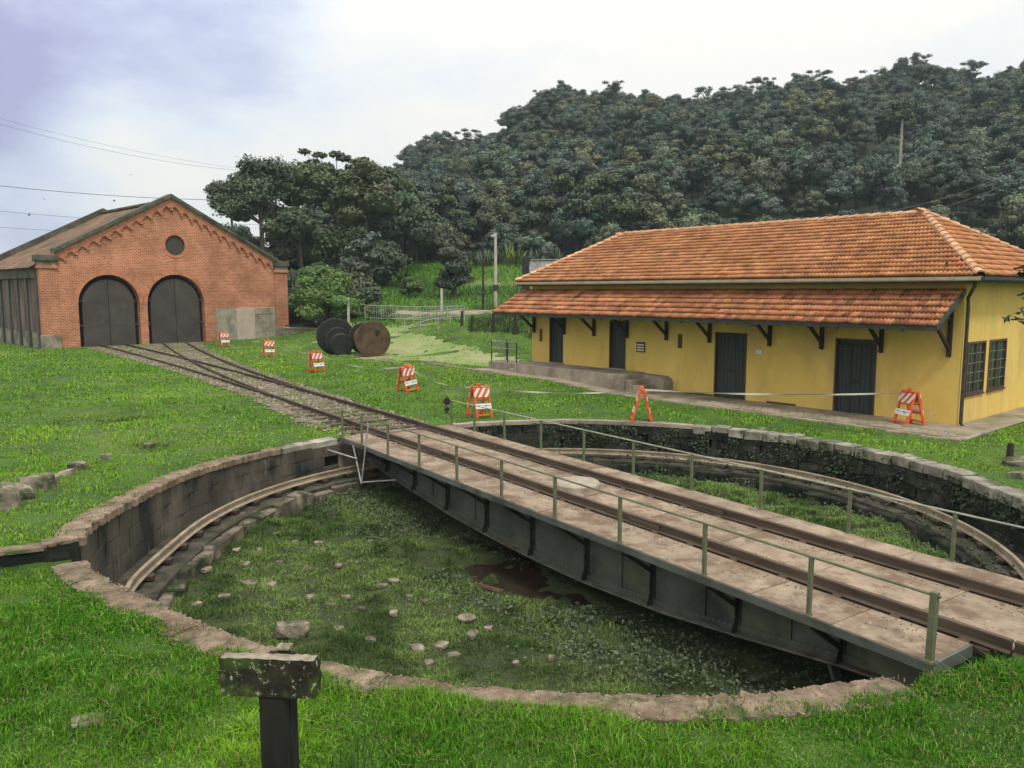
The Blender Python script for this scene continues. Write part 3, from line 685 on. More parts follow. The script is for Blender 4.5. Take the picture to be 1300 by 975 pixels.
# ------------------------------------------------------------------ railway tracks
def build_tracks():
    rs = random.Random(5)
    sl = [MB().cbox(-1.25, 1.25, -.11, .11, -.12, .03, .02, .02, rs).mesh('sleeper', 'sleeper') for _ in range(4)]
    for which, lab, t0 in (('r', 'straight railway track from the turntable to the right arch of the brick shed', 8.55), ('l', 'railway track branching off to the left arch of the brick shed', 16.0)):
        w = thing('railway_track', lab, 'railway track', (C[0], C[1], 0), BRZ, 'tracks to the brick shed')
        ts = np.arange(t0, 53.6 if which == 'r' else 52.6, .7)
        for off in (-.8, .8):
            path = []
            for t in ts:
                y = track_y(t, which); dy = (track_y(t+.1, which)-y)/.1; a = Vector((dy, 1, 0)).normalized()
                path.append((Vector((-t, y, .0 if which == 'r' else -.005))+a*off, a))
            MB().sweep(RAILP, path).build('rail', 'raildark', w)
        tt = np.arange(t0+.15, ts[-1], .74)
        for t in tt:
            if which == 'l' and t < 30: continue
            y = track_y(t, which); s = 1.0
            if which == 'r' and 18 < t < 30: s = 1.12
            link('sleeper', rs.choice(sl), w, (-t, y, .0), (0, 0, math.pi/2+rs.uniform(-.03, .03)), (s, rs.uniform(.85, 1.15), 1))
    w = thing('railway_track', 'short railway track leaving the near end of the turntable at the bottom right', 'railway track', (C[0], C[1], 0), BRZ)
    for off in (-.8, .8):
        MB().sweep(RAILP, [(Vector((t, off, .0)), Vector((0, 1, 0))) for t in (8.53, 11, 14)]).build('rail', 'railtop', w)
    for t in (9.4, 10.2, 11, 11.8, 12.6, 13.4): link('sleeper', rs.choice(sl), w, (t, 0, -.02), (0, 0, math.pi/2))
    m = MB(); m.bar((0, 0, 0), (0, 0, .95), .05); m.lathe([(.20, -.03), (.20, .03)], 12, 'y', (0, 0, .62)); m.lathe([(.13, -.1), (.13, .1)], 8, 'y', (0, 0, .2))
    s = thing('switch_stand', 'small dark track switch stand with round target beside the rails', 'switch stand', (-2.15, 26.0, 0), .3); s.scale = (.62, .62, .62); m.build('stand', 'rustdark', s)
    # ballast stones
    N = 7000; x0, y0 = GP.min(0); x1, y1 = GP.max(0); P = np.c_[RNG.uniform(x0, x1, N*5), RNG.uniform(y0, y1, N*5)]
    P = P[inpoly(P[:, 0], P[:, 1], GP)]; P = P[RNG.random(len(P)) < np.clip(30/np.hypot(*P.T), .1, 1)**1.3][:N]
    pebbles('ballast_stone', P, terr(P[:, 0], P[:, 1])+.025, .03, .075, 'loose pale ballast stones between and beside the rails')
def pebbles(name, P, z, r0, r1, label, mat='pebble'):
    n = len(P); base = np.array([[1, 0, 0], [0, 1, 0], [-1, 0, 0], [0, -1, 0], [0, 0, .8], [0, 0, -.5]], float)
    F = np.array([[0, 1, 4], [1, 2, 4], [2, 3, 4], [3, 0, 4]]); r = RNG.uniform(r0, r1, n)
    a = RNG.uniform(0, 6.28, n); V = np.repeat(base[None], n, 0)*RNG.uniform(.6, 1.4, (n, 6, 1))*r[:, None, None]
    c, s = np.cos(a)[:, None], np.sin(a)[:, None]; X = V[:, :, 0]*c-V[:, :, 1]*s; Y = V[:, :, 0]*s+V[:, :, 1]*c
    V = np.stack([X+P[:, :1], Y+P[:, 1:], V[:, :, 2]+z[:, None]], -1).reshape(-1, 3)
    col = np.repeat(RNG.uniform(.55, 1.25, (n, 1))*np.array([1, .97, .93]), 6, 0)
    tag(link(name, npmesh(name, V, [(F[None]+6*np.arange(n)[:, None, None]).reshape(-1, 3)], mat, col)), label, kind='stuff')
build_tracks()

# ------------------------------------------------------------------ brick engine shed
def arc(cx, cz, r, a0, a1, n): return [(cx+r*math.cos(R(a0+(a1-a0)*i/n)), cz+r*math.sin(R(a0+(a1-a0)*i/n))) for i in range(n+1)]
ARCH = ((4.45, 2.13, 3.05), (9.36, 2.22, 3.04))
def build_shed():
    b = thing('brick_shed', 'red brick engine shed with two arched doors, round gable window and brown roof', 'engine shed', (SA[0], SA[1], 0), SANG)
    rake = lambda s: 10.85-.53*abs(s-9.2)
    out = [(0, -.4)]
    for cx, r, sp in ARCH: out += [(cx-r, -.4)]+arc(cx, sp, r, 180, 0, 18)+[(cx+r, -.4)]
    out += [(SW, -.4), (SW, 5.9), (17.9, 5.9), (17.9, rake(17.9)), (9.2, 10.85), (.9, rake(.9)), (.9, 5.9), (0, 5.9)]
    hole = arc(9.45, 7.5, .78, 0, 345, 23)
    MB().plate(out, [hole], lambda s, z: (s, 0, z), lambda s, z: (s, .55, z)).build('gable_wall', 'brick', b)
    MB().box(.0, SW, .6, .62, -.3, 5.4).build('interior_shade', 'black', b)  # black sheet behind the doors; the interior's shade is its colour
    MB().box(8.5, 10.4, .5, .52, 6.6, 8.4).build('opening_shade', 'black', b)  # black sheet behind the round window, shade put into its colour
    # voussoir rings and piers
    for cx, r, sp in ARCH:
        o = arc(cx, sp, r+.34, 0, 180, 18); i = arc(cx, sp, r+.01, 180, 0, 18)
        MB().prism(o+i, lambda s, z: (s, -.035, z), lambda s, z: (s, .02, z)).build('arch_ring', 'brickplain', b)
        for sx in (-1, 1):
            # door leaf of the pair, standing a little inside the arch
            rr = r-.33; pts = [(cx+sx*.02, -.02)]+[(cx+sx*.02, sp+rr)]+[(cx+sx*rr*math.sin(R(a)), sp+rr*math.cos(R(a))) for a in range(8, 91, 8)]+[(cx+sx*rr, sp), (cx+sx*rr, -.02)]
            dl = MB().prism(pts, lambda s, z: (s, .24, z), lambda s, z: (s, .32, z)).build('door_leaf', 'sheddoor', b)
            fr = MB(); fr.box(min(cx+sx*.02, cx+sx*.09), max(cx+sx*.02, cx+sx*.09), .22, .24, 0, sp+rr-.05)
            for z in (1.45, 3.2): fr.box(min(cx+sx*.1, cx+sx*(rr-.05)), max(cx+sx*.1, cx+sx*(rr-.05)), .225, .24, z, z+.07)
            fr.build('door_brace', 'sheddoor', dl)
            hg = MB()
            for z in (1.5, 3.25): hg.box(min(cx+sx*(rr-.05), cx+sx*(r+.0)), max(cx+sx*(rr-.05), cx+sx*r), .2, .25, z, z+.09)
            hg.build('hinge', 'darkpipe', dl)
        MB().box(cx-r, cx+r, -.5, .5, -.3, -.06).build('threshold', 'concrete', b)
    o = arc(9.45, 7.5, 1.0, 0, 345, 23); MB().plate(o, [arc(9.45, 7.5, .77, 0, 345, 23)], lambda s, z: (s, -.03, z), lambda s, z: (s, .02, z)).build('window_ring', 'brickplain', b)
    lv = MB().prism(arc(9.45, 7.5, .775, 0, 345, 23), lambda s, z: (s, .14, z), lambda s, z: (s, .18, z)).build('round_window', 'sheddoor', b)
    g = MB()
    for k in range(-4, 5): 
        h = math.sqrt(max(.76**2-(k*.17)**2, 0)); g.box(9.45+k*.17-.02, 9.45+k*.17+.02, .12, .14, 7.5-h, 7.5+h)
    g.build('window_bar', 'darkpipe', lv)
    # pilasters, caps, plinths
    for x0, x1 in ((-.06, 1.02), (17.78, SW+.06)):
        MB().box(x0, x1, -.09, .6, .95, 5.55).build('pilaster', 'brick', b)
        MB().cbox(x0-.05, x1+.05, -.16, .65, -.4, .95, .03, .01).build('plinth', 'plinth', b)
        MB().cbox(x0-.10, x1+.10, -.20, .7, 5.55, 5.75, .03).build('cap_moulding', 'brickplain', b)
        MB().cbox(x0-.04, x1+.04, -.14, .7, 5.75, 6.05, .02).build('cap_block', 'plinth', b)
        MB().cbox(x0-.18, x1+.14, -.28, .75, 6.05, 6.5, .05).build('cap_stone', 'stonecap', b)
    # raking cornice with corbels
    for sx in (-1, 1):
        pa = lambda s: (s, rake(s))
        e0, e1 = 9.2, (.9 if sx < 0 else 17.9)
        for z0, z1, y, mat, nm in ((-.10, .12, -.16, 'brickplain', 'brick_cornice'), (.12, .24, -.24, 'plinth', 'cornice_course'), (.24, .50, -.38, 'stonecap', 'cornice_cap')):
            poly = [(e0, rake(e0)+z0), (e0, rake(e0)+z1), (e1, rake(e1)+z1), (e1, rake(e1)+z0)]
            MB().prism(poly, lambda s, z: (s, y, z), lambda s, z: (s, .58, z)).build(nm, mat, b)
        MB().prism([(e0, rake(e0)-.22), (e0, rake(e0)-.10), (e1, rake(e1)-.10), (e1, rake(e1)-.22)], lambda s, z: (s, -.13, z), lambda s, z: (s, .01, z)).build('frieze', 'brickplain', b)
        sc_ = [(-.377, .10), (.377, .10), (.377, -.34), (.25, -.34)]+[(.25*math.cos(R(a)), -.34+.24*math.sin(R(a))) for a in range(22, 160, 22)]+[(-.25, -.34), (-.377, -.34)]
        m = MB(); m.prism([(x, z-sx*.53*x) for x, z in sc_], lambda s, z: (s, -.15, z), lambda s, z: (s, -.01, z)); m.box(-.41, -.22, -.17, -.01, -.50+sx*.167, -.36+sx*.167)
        me = m.mesh('corbel', 'brickplain')
        for k in range(11):
            s = 9.2+sx*(.38+k*.765); link('corbel', me, b, (s, 0, rake(s)-.20))
    # patched render right of the doors
    MB().box(12.5, 13.5, -.03, .01, -.3, 2.62).build('render_patch', 'patchgrey', b)
    MB().box(13.5, 14.25, -.035, .01, -.3, 2.6).build('render_patch', 'patchgrey', b)
    MB().box(14.25, 15.85, -.04, .01, -.3, 2.62).build('render_patch', 'patchpink', b)
    for x0, x1, z0, z1 in ((15.86, 16.8, -.3, .55), (16.81, 17.76, -.3, .6), (15.86, 16.5, .56, 1.3), (16.51, 17.76, .61, 1.3), (15.86, 16.9, 1.31, 2.0), (16.91, 17.76, 1.31, 2.05), (15.86, 17.76, 2.06, 2.62)):
        MB().cbox(x0, x1, -.03, .02, z0, z1, .02).build('patch_stone', 'patchgrey', b)
    # left side wall: stone base, siding panels between dark posts
    L = 14.2
    MB().box(-.02, .5, .6, L, -.4, 1.15).build('side_base', 'plinth', b)
    n = 6
    for i in range(n):
        y0 = .65+i*(L-.65)/n; y1 = y0+(L-.65)/n
        MB().box(-.05, .1, y0+.2, y1-.2, 1.15, 4.9).build('side_panel', 'shedside', b)
        MB().box(-.16, .2, y0-.2, y0+.2, -.3, 5.1).build('side_post', 'darkpipe', b)
    MB().box(-.28, .3, .62, L, 4.9, 5.72).build('eave_beam', 'stonecap', b)
    MB().box(SW-.5, SW, .6, L, -.4, 5.5).build('side_wall', 'brickplain', b)
    MB().prism([(0, -.4), (SW, -.4), (SW, 5.4), (9.2, 10.5), (0, 5.4)], lambda s, z: (s, L-.5, z), lambda s, z: (s, L, z)).build('end_wall', 'brickplain', b)
    for sx in (-1, 1):
        e = 9.2+sx*9.75; rs_ = lambda s: 10.78-.53*abs(s-9.2)
        nx, ny = 24, 30; V = []; F = []
        for j in range(ny+1):
            for i in range(nx+1):
                s = 9.2+(e-9.2)*i/nx; y = .35+(L+.3-.35)*j/ny; V.append((s, y, rs_(s)+.025*math.sin(j*2.6)+(i % 2)*.02))
        for j in range(ny):
            for i in range(nx): F.append((j*(nx+1)+i, j*(nx+1)+i+1, (j+1)*(nx+1)+i+1, (j+1)*(nx+1)+i))
        mm = MB(); mm.add(V, F); mm.build('roof_slope', 'shedroof', b)
        # raised parapet of the rear gable
        e1 = 9.2+sx*9.3; poly = [(9.2, rake(9.2)-.6), (9.2, rake(9.2)+.42), (e1, rake(e1)+.42), (e1, rake(e1)-.6)]
        MB().prism(poly, lambda s, z: (s, L-.45, z), lambda s, z: (s, L+.05, z)).build('rear_parapet', 'stonecap', b)
    MB().box(9.0, 9.4, .6, L-.4, 10.82, 10.98).build('ridge_cap', 'stonecap', b)
build_shed()

# ------------------------------------------------------------------ yellow house
HZ = math.atan2(HE[1], HE[0])
def tile_arrays(w=.25, c=.345, lap=.05):
    xs = np.array([0, .035, .075, .125, .16, .20, .25])*w/.25; hs = np.array([.010, .058, .012, .004, .054, .012, .006])
    V = []
    for (d, lift, k) in ((-lap+.07, .0, 0), (-lap, .062, 1), (c, .0, 1)):
        for x, h in zip(xs, hs): V.append((x, d, lift+(h if k else -.01)))
    V = np.array(V); n = len(xs); F = []
    for r in range(2):
        for i in range(n-1): F.append((r*n+i, r*n+i+1, (r+1)*n+i+1, (r+1)*n+i))
    return V, np.array(F)
def frame_to(org, xd, yd):
    o = np.array(org, float); x = np.array(xd, float); y = np.array(yd, float); y /= np.linalg.norm(y); x /= np.linalg.norm(x); return o, x, y, np.cross(x, y)
def tile_sheet(name, parent, fr, cols, rows, w, c, inside, mat, kind='stuff'):
    V, F = tile_arrays(w, c); o, x, y, z = fr; VV = []; FF = []; CC = []; k = 0
    for j in range(rows):
        for i in range(cols):
            if not inside((i+.5)*w, (j+.5)*c): continue
            P = V+np.array([i*w, j*c, 0])+RNG.uniform(-.006, .006, 3)*np.array([1, 1.5, 1])
            VV.append(o+P[:, :1]*x+P[:, 1:2]*y+P[:, 2:]*z); FF.append(F+k*len(V)); k += 1
            CC.append(np.repeat([[RNG.uniform(.78, 1.18)]*3], len(V), 0)*np.array([1, RNG.uniform(.92, 1.06), RNG.uniform(.85, 1.05)]))
    me = npmesh(name, np.concatenate(VV), [np.concatenate(FF)], mat, np.concatenate(CC)); return tag(link(name, me, parent), kind=kind)
def build_house():
    h = thing('yellow_house', 'long yellow station house with orange tiled hip roof and tiled canopy', 'house', (HA[0], HA[1], 0), HZ)
    L, D, ZE, ZR = 18.85, 8.5, 4.42, 6.70
    out = [(0, -.3), (2.46, -.3), (2.46, 2.46), (3.85, 2.46), (3.85, -.3), (7.2, -.3), (7.2, 2.48), (8.58, 2.48), (8.58, -.3), (L, -.3), (L, ZE), (0, ZE)]
    holes = [[(13.0, .73), (13.93, .73), (13.93, 2.76), (13.0, 2.76)], [(16.75, .73), (17.66, .73), (17.66, 2.79), (16.75, 2.79)]]
    MB().plate(out, holes, lambda s, z: (s, 0, z), lambda s, z: (s, -.35, z)).build('front_wall', 'yellow', h)
    wins = [(-.52, -1.95), (-2.28, -3.76), (-6.7, -8.1)]
    MB().plate([(-.352, -.5), (-D+.002, -.5), (-D+.002, ZE-.003), (-.352, ZE-.003)], [[(a, .88), (b_, .88), (b_, 2.48), (a, 2.48)] for a, b_ in wins], lambda y, z: (.001, y, z), lambda y, z: (.35, y, z)).build('end_wall', 'yellow', h)
    MB().box(L-.35, L-.001, -D, -.352, -.3, ZE-.003).build('end_wall', 'yellow', h); MB().box(.36, L-.36, -D, -D+.35, -.3, ZE-.003).build('back_wall', 'yellow', h)
    MB().box(.5, L-.5, -1.6, -1.5, 0, 4.2).build('inner_wall', 'black', h)
    # windows
    for a, b_ in wins:
        f = MB(); y0, y1 = b_, a
        f.box(-.03, .06, y0, y0+.06, .88, 2.48).box(-.03, .06, y1-.06, y1, .88, 2.48).box(-.03, .06, y0+.06, y1-.06, .88, .95).box(-.03, .06, y0+.06, y1-.06, 2.41, 2.48)
        f.box(-.01, .05, (y0+y1)/2-.03, (y0+y1)/2+.03, .95, 2.41); w = f.build('window', 'brownframe', h)
        mun = MB(); nz = 5
        for hf in range(2):
            p0 = y0+.06 if hf == 0 else (y0+y1)/2+.03; p1 = (y0+y1)/2-.03 if hf == 0 else y1-.06
            pm = (p0+p1)/2; mun.box(.005, .03, pm-.012, pm+.012, .95, 2.41)
            for k in range(1, nz): z = .95+1.46*k/nz; mun.box(.006, .029, p0, p1, z-.012, z+.012)
            for q0, q1 in ((p0, pm), (pm, p1)):
                for k in range(nz):
                    z0 = .95+1.46*k/nz; t = random.uniform(-.004, .004)
                    g = MB(); g.add([(.02+t, q0, z0), (.02, q1, z0), (.02-t, q1, z0+1.46/nz), (.02, q0, z0+1.46/nz)], [(0, 1, 2, 3)]); g.build('pane', 'glass', w)
        mun.build('glazing_bar', 'muntin', w)
        MB().box(-.06, .0, y0-.03, y1+.03, .83, .879).build('window_sill', 'brownframe', w)
    # doors
    for i, (s0, s1, z0, z1, lv) in enumerate(((2.46, 3.85, 0, 2.46, 2), (7.2, 8.58, 0.0, 2.48, 2), (13.0, 13.93, .73, 2.76, 1), (16.75, 17.66, .73, 2.79, 1))):
        fw = .055
        f = MB(); f.box(s0, s0+fw, -.16, .012, z0, z1-fw).box(s1-fw, s1, -.16, .012, z0, z1-fw).box(s0, s1, -.16, .012, z1-fw, z1); d = f.build('door', 'brownframe', h)
        zt = z1-fw
        if i == 0:
            zt = z1-.27; MB().box(s0+fw, s1-fw, -.15, -.06, zt, zt+.05).build('transom_bar', 'door', d)
            for k in range(6):
                q0 = s0+fw+(s1-s0-2*fw)*k/6; q1 = q0+(s1-s0-2*fw)/6
                MB().box(q0+.015, q1-.015, -.12, -.11, zt+.06, z1-fw-.01).build('transom_pane', 'glass', d)
        ww = (s1-s0-2*fw)/lv
        for k in range(lv):
            a = s0+fw+k*ww; m = MB(); n = 4 if lv == 2 else 5
            for q in range(n): m.cbox(a+ww*q/n+.003, a+ww*(q+1)/n-.003, -.15+.004*(q % 2), -.095+.004*(q % 2), z0+.02, zt-.005, .008)
            m.build('door_leaf', 'door', d); MB().box(a+(.05 if k else ww-.1), a+(.10 if k else ww-.05), -.095, -.055, z0+1.0, z0+1.12).build('door_handle', 'rustdark', d)
        MB().cbox(s0-.06, s1+.06, -.34, .06, z0-.16, z0+.012, .01).build('threshold', 'concrete', d)
    # vents, plaque, wall fittings
    for s, z0, z1, w_ in ((10.1, 1.78, 2.32, .20), (18.15, 1.66, 2.24, .17)): 
        MB().box(s, s+w_, -.01, .02, z0, z1).build('wall_vent', 'brownframe', h)
    pq = MB().cbox(11.95, 12.4, -.005, .03, 1.5, 1.92, .01).build('wall_plaque', 'brownframe', h)
    for k in range(3): MB().box(12.0, 12.35, .031, .034, 1.56+.11*k, 1.62+.11*k).build('plaque_print', 'white', pq)
    MB().box(6.55, 6.8, -.005, .04, 1.75, 1.9).build('junction_box', 'white', h)
    MB().box(5.2, 6.3, -.002, .05, -.2, .10).build('wall_base_strip', 'brownframe', h); MB().box(8.62, 12, -.002, .02, -.2, .10).build('wall_base_strip', 'brownframe', h)
    # canopy
    Y1, Z1, Z0 = 1.95, 2.985, 4.02; sl = math.hypot(Y1-.02, Z0-Z1); c = sl/6; s0, s1 = -.05, 19.35
    nrm = Vector((0, Z0-Z1, Y1-.02)).normalized()
    def cz(y): return Z1+(Z0-Z1)*(Y1-y)/(Y1-.02)
    V, F = tile_arrays(.24, c); ncol = 80; left = s0+.02
    tm = []
    for k in range(6):
        g = RNG.uniform(.72, 1.2); P = V+np.r_[0, 0, 0]; tm.append(npmesh('roof_tile', P, [F], 'tile2', np.repeat([[g, g*RNG.uniform(.9, 1.05), g*RNG.uniform(.82, 1.0)]], len(V), 0)))
    yd = Vector((0, -(Y1-.02), Z0-Z1)).normalized(); xd = Vector((1, 0, 0)); rot = Matrix((xd, yd, xd.cross(yd))).transposed()
    # tile x runs along +s, upslope is towards the wall: build a right-handed frame
    xd = Vector((-1, 0, 0)); zd = xd.cross(yd); zd = zd if zd.z > 0 else -zd
    xd = yd.cross(zd); rot = Matrix((xd, yd, zd)).transposed().to_euler()
    base = Vector((0, Y1, Z1+.03))
    for i in range(50):
        for j in range(6):
            xs = left+(i+1)*.24 if xd.x < 0 else left+i*.24
            p = base+Vector((xs, 0, 0))+yd*(j*c)
            link('roof_tile', tm[random.randrange(6)], h, (p.x+random.uniform(-.006, .006), p.y, p.z+random.uniform(0, .008)), (rot.x+random.uniform(-.012, .012), rot.y+random.uniform(-.014, .014), rot.z+random.uniform(-.03, .03)))
    o0 = base+Vector((left+50*.24, 0, 0)); nleft = 31
    if xd.x < 0: o0 = o0+Vector((nleft*.24, 0, 0))
    tile_sheet('roof_tile', h, (np.array(o0), np.array(xd), np.array(yd), np.array(zd)), nleft, 6, .24, c, lambda a, b: True, 'tile2')
    MB().hexa([(s0+.04, Y1-.02, Z1-.04), (s1-.04, Y1-.02, Z1-.04), (s1-.04, .003, Z0-.04), (s0+.04, .003, Z0-.04), (s0+.04, Y1-.02, Z1+.015), (s1-.04, Y1-.02, Z1+.015), (s1-.04, .003, Z0+.015), (s0+.04, .003, Z0+.015)]).build('canopy_boarding', 'darkwood', h)
    MB().box(s0, s1, Y1-.015, Y1+.02, Z1-.09, Z1+.035).build('canopy_fascia', 'gutter', h)
    for sx in (s0, s1): MB().bar((sx, Y1, Z1-.01), (sx, .02, Z0-.01), .035, .16).build('verge_board', 'soffit' if sx == s1 else 'gutter', h)
    for s in np.arange(.9, 19, .98): MB().bar((s, Y1-.05, Z1-.09), (s, .03, Z0-.09), .06, .09).build('rafter', 'darkwood', h)
    MB().box(s0+.1, s1-.1, 1.22, 1.32, cz(1.27)-.24, cz(1.27)-.13).build('purlin', 'darkwood', h)
    for s in (.3, 2.32, 4.31, 6.26, 8.80, 10.84, 12.9, 14.79, 16.65, 18.67):
        br = MB(); br.cbox(s-.06, s+.06, .002, .12, 2.06, 3.85, .01); br.bar((s, .08, 2.28), (s, 1.25, 3.14), .085, .10); br.bar((s, .05, 3.24), (s, 1.80, 3.0), .07, .09)
        br.build('canopy_bracket', 'darkwood', h)
    # main roof
    ov = .6; x0, x1 = -ov, L+.45; ra, rb_ = 3.0, 17.0; ym = -D/2
    MB().add([(x0, ov, ZE), (x1, ov, ZE), (x1, -D-ov, ZE), (x0, -D-ov, ZE), (ra, ym, ZR), (rb_, ym, ZR), (x0, ov, ZE-.07), (x1, ov, ZE-.07), (x1, -D-ov, ZE-.07), (x0, -D-ov, ZE-.07)],
             [(0, 1, 5, 4), (1, 2, 5), (2, 3, 4, 5), (3, 0, 4), (6, 7, 8, 9), (0, 6, 7, 1), (1, 7, 8, 2), (2, 8, 9, 3), (3, 9, 6, 0)]).build('roof_deck', 'deckroof', h)
    def slope(e0, e1, r0, r1, mat):
        e0, e1, r0, r1 = [Vector(p) for p in (e0, e1, r0, r1)]
        x = (e1-e0); W = x.length; x = x.normalized(); dv = r0-e0; y = (dv-x*dv.dot(x)); H = y.length; y = y.normalized(); z = x.cross(y)
        a0 = dv.dot(x); a1 = W-(r1-e0).dot(x); rows = round(H/.335); cc = H/rows; nc = int(W/.25)+1
        ins = lambda a, b: (a > a0*(b/H)+.0) and (a < W-a1*(b/H)-.0)
        tile_sheet('roof_tile', h, (np.array(e0+z*.012+Vector((0, 0, 0))), np.array(x), np.array(y), np.array(z)), nc, rows, .25, cc, ins, mat)
    slope((x1, ov+.05, ZE), (x0, ov+.05, ZE), (rb_, ym, ZR), (ra, ym, ZR), 'tile')
    slope((x0-.05, ov, ZE), (x0-.05, -D-ov, ZE), (ra, ym, ZR), (ra, ym, ZR), 'tile')
    slope((x0, -D-ov-.05, ZE), (x1, -D-ov-.05, ZE), (ra, ym, ZR), (rb_, ym, ZR), 'tile')
    slope((x1+.05, -D-ov, ZE), (x1+.05, ov, ZE), (rb_, ym, ZR), (rb_, ym, ZR), 'tile')
    rt = MB()
    prof = [(math.cos(math.pi*k/6), math.sin(math.pi*k/6)) for k in range(7)]
    vs = [(a*.145, -.03, b*.12+.02) for a, b in prof]+[(a*.115, .42, b*.09) for a, b in prof]+[(a*.115, -.03, b*.09+.01) for a, b in prof]
    rt.add(vs, [(i, i+1, i+8, i+7) for i in range(6)]+[(i, i+1, i+15, i+14) for i in range(6)]); rtm = rt.mesh('ridge_tile', 'ridge')
    def ridge(p, q):
        p = Vector(p); q = Vector(q); d = q-p; k = int(d.length/.40); yv = d.normalized(); xv = yv.cross(Vector((0, 0, 1))).normalized(); zv = xv.cross(yv); e = Matrix((xv, yv, zv)).transposed().to_euler()
        for i in range(k+1):
            w = p+yv*(i*.40); link('ridge_tile', rtm, h, tuple(w+zv*.03), (e.x+random.uniform(-.02, .02), e.y+random.uniform(-.05, .05), e.z+random.uniform(-.03, .03)))
    ridge((ra, ym, ZR), (rb_, ym, ZR)); ridge((x0, ov, ZE+.02), (ra, ym, ZR)); ridge((x0, -D-ov, ZE+.02), (ra, ym, ZR)); ridge((x1, ov, ZE+.02), (rb_, ym, ZR)); ridge((x1, -D-ov, ZE+.02), (rb_, ym, ZR))
    # gutter, soffit, downpipe
    gt = [(-.07, .0), (-.065, -.09), (-.03, -.125), (.03, -.125), (.065, -.09), (.07, 0), (.055, 0), (.03, -.09), (-.03, -.09), (-.055, 0)]
    path = [(Vector((x1+.0, ov+.07, ZE-.01)), Vector((0, 1, 0))), (Vector((x0-.05, ov+.07, ZE-.01)), Vector((-.35, .94, 0)))]
    MB().sweep(gt, path).build('gutter', 'soffit', h)
    MB().sweep(gt, [(Vector((x0-.07, ov+.03, ZE-.01)), Vector((-1, 0, 0))), (Vector((x0-.07, -D-ov, ZE-.01)), Vector((-1, 0, 0)))]).build('gutter', 'gutter', h)
    MB().box(x0+.02, x1-.02, ov-.04, ov-.002, ZE-.20, ZE-.072).build('fascia_board', 'gutter', h); MB().box(x0+.02, x0+.06, -D-ov+.05, ov-.05, ZE-.2, ZE-.072).build('fascia_board', 'gutter', h)
    MB().tube([(x0+.12, ov+.02, ZE-.14), (x0+.14, ov-.06, ZE-.26), (-.12, .02, ZE-.62), (-.11, -.06, ZE-.9), (-.11, -.06, .08), (-.2, .02, .02)], .055, 8).build('downpipe', 'gutter', h)
    MB().tube([(-.05, 1.0, ZE+.30), (-.05, .98, ZE+.42)], .04, 6).build('roof_spike', 'rustdark', h, loc=(.5, -.75, 0))
build_house()

def build_platform():
    p = thing('loading_platform', 'low concrete loading platform with end steps along the yellow house', 'platform', (HA[0], HA[1], 0), HZ)
    m = MB(); m.prism([(11.95, .004), (18.75, .004), (18.4, 1.55), (17.9, 1.68), (11.6, 1.68), (11.6, .62), (11.95, .62)], lambda x, y: (x, y, -.2), lambda x, y: (x, y, .70)); m.build('platform_slab', 'concrete', p)
    for k in range(3):
        x1 = 11.595-.33*k; MB().cbox(x1-.33, x1, .60, 1.62-.05*k, -.2, .53-.19*k, .012).build('step', 'concrete', p)
    m = MB(); m.prism([(10.5, -.2), (10.5, .42), (10.58, .56), (10.75, .64), (11.94, .66), (11.94, -.2)], lambda x, z: (x, .004, z), lambda x, z: (x, .58, z)); m.build('step_wall', 'concrete', p)
    m = MB().cbox(18.76, 20.9, -.1, 1.0, -.2, .62, .02); m.build('side_block', 'concrete', p)
    MB().cbox(18.42, 18.75, 1.02, 1.6, -.2, .45, .02).build('step', 'concrete', p)
    r = thing('platform_railing', 'grey pipe railing at the far left end of the platform', 'railing', (HA[0], HA[1], 0), HZ)
    for q in ((18.95, .9), (20.8, .9), (20.8, -.05), (19.6, .9)): MB().tube([(q[0], q[1], .6), (q[0], q[1], 1.62)], .03, 6).build('railing_post', 'darkpipe', r)
    for z in (1.60, 1.28): MB().tube([(18.95, .9, z), (20.8, .9, z), (20.8, -.05, z)], .025, 6).build('railing_bar', 'pipe', r)
build_platform()
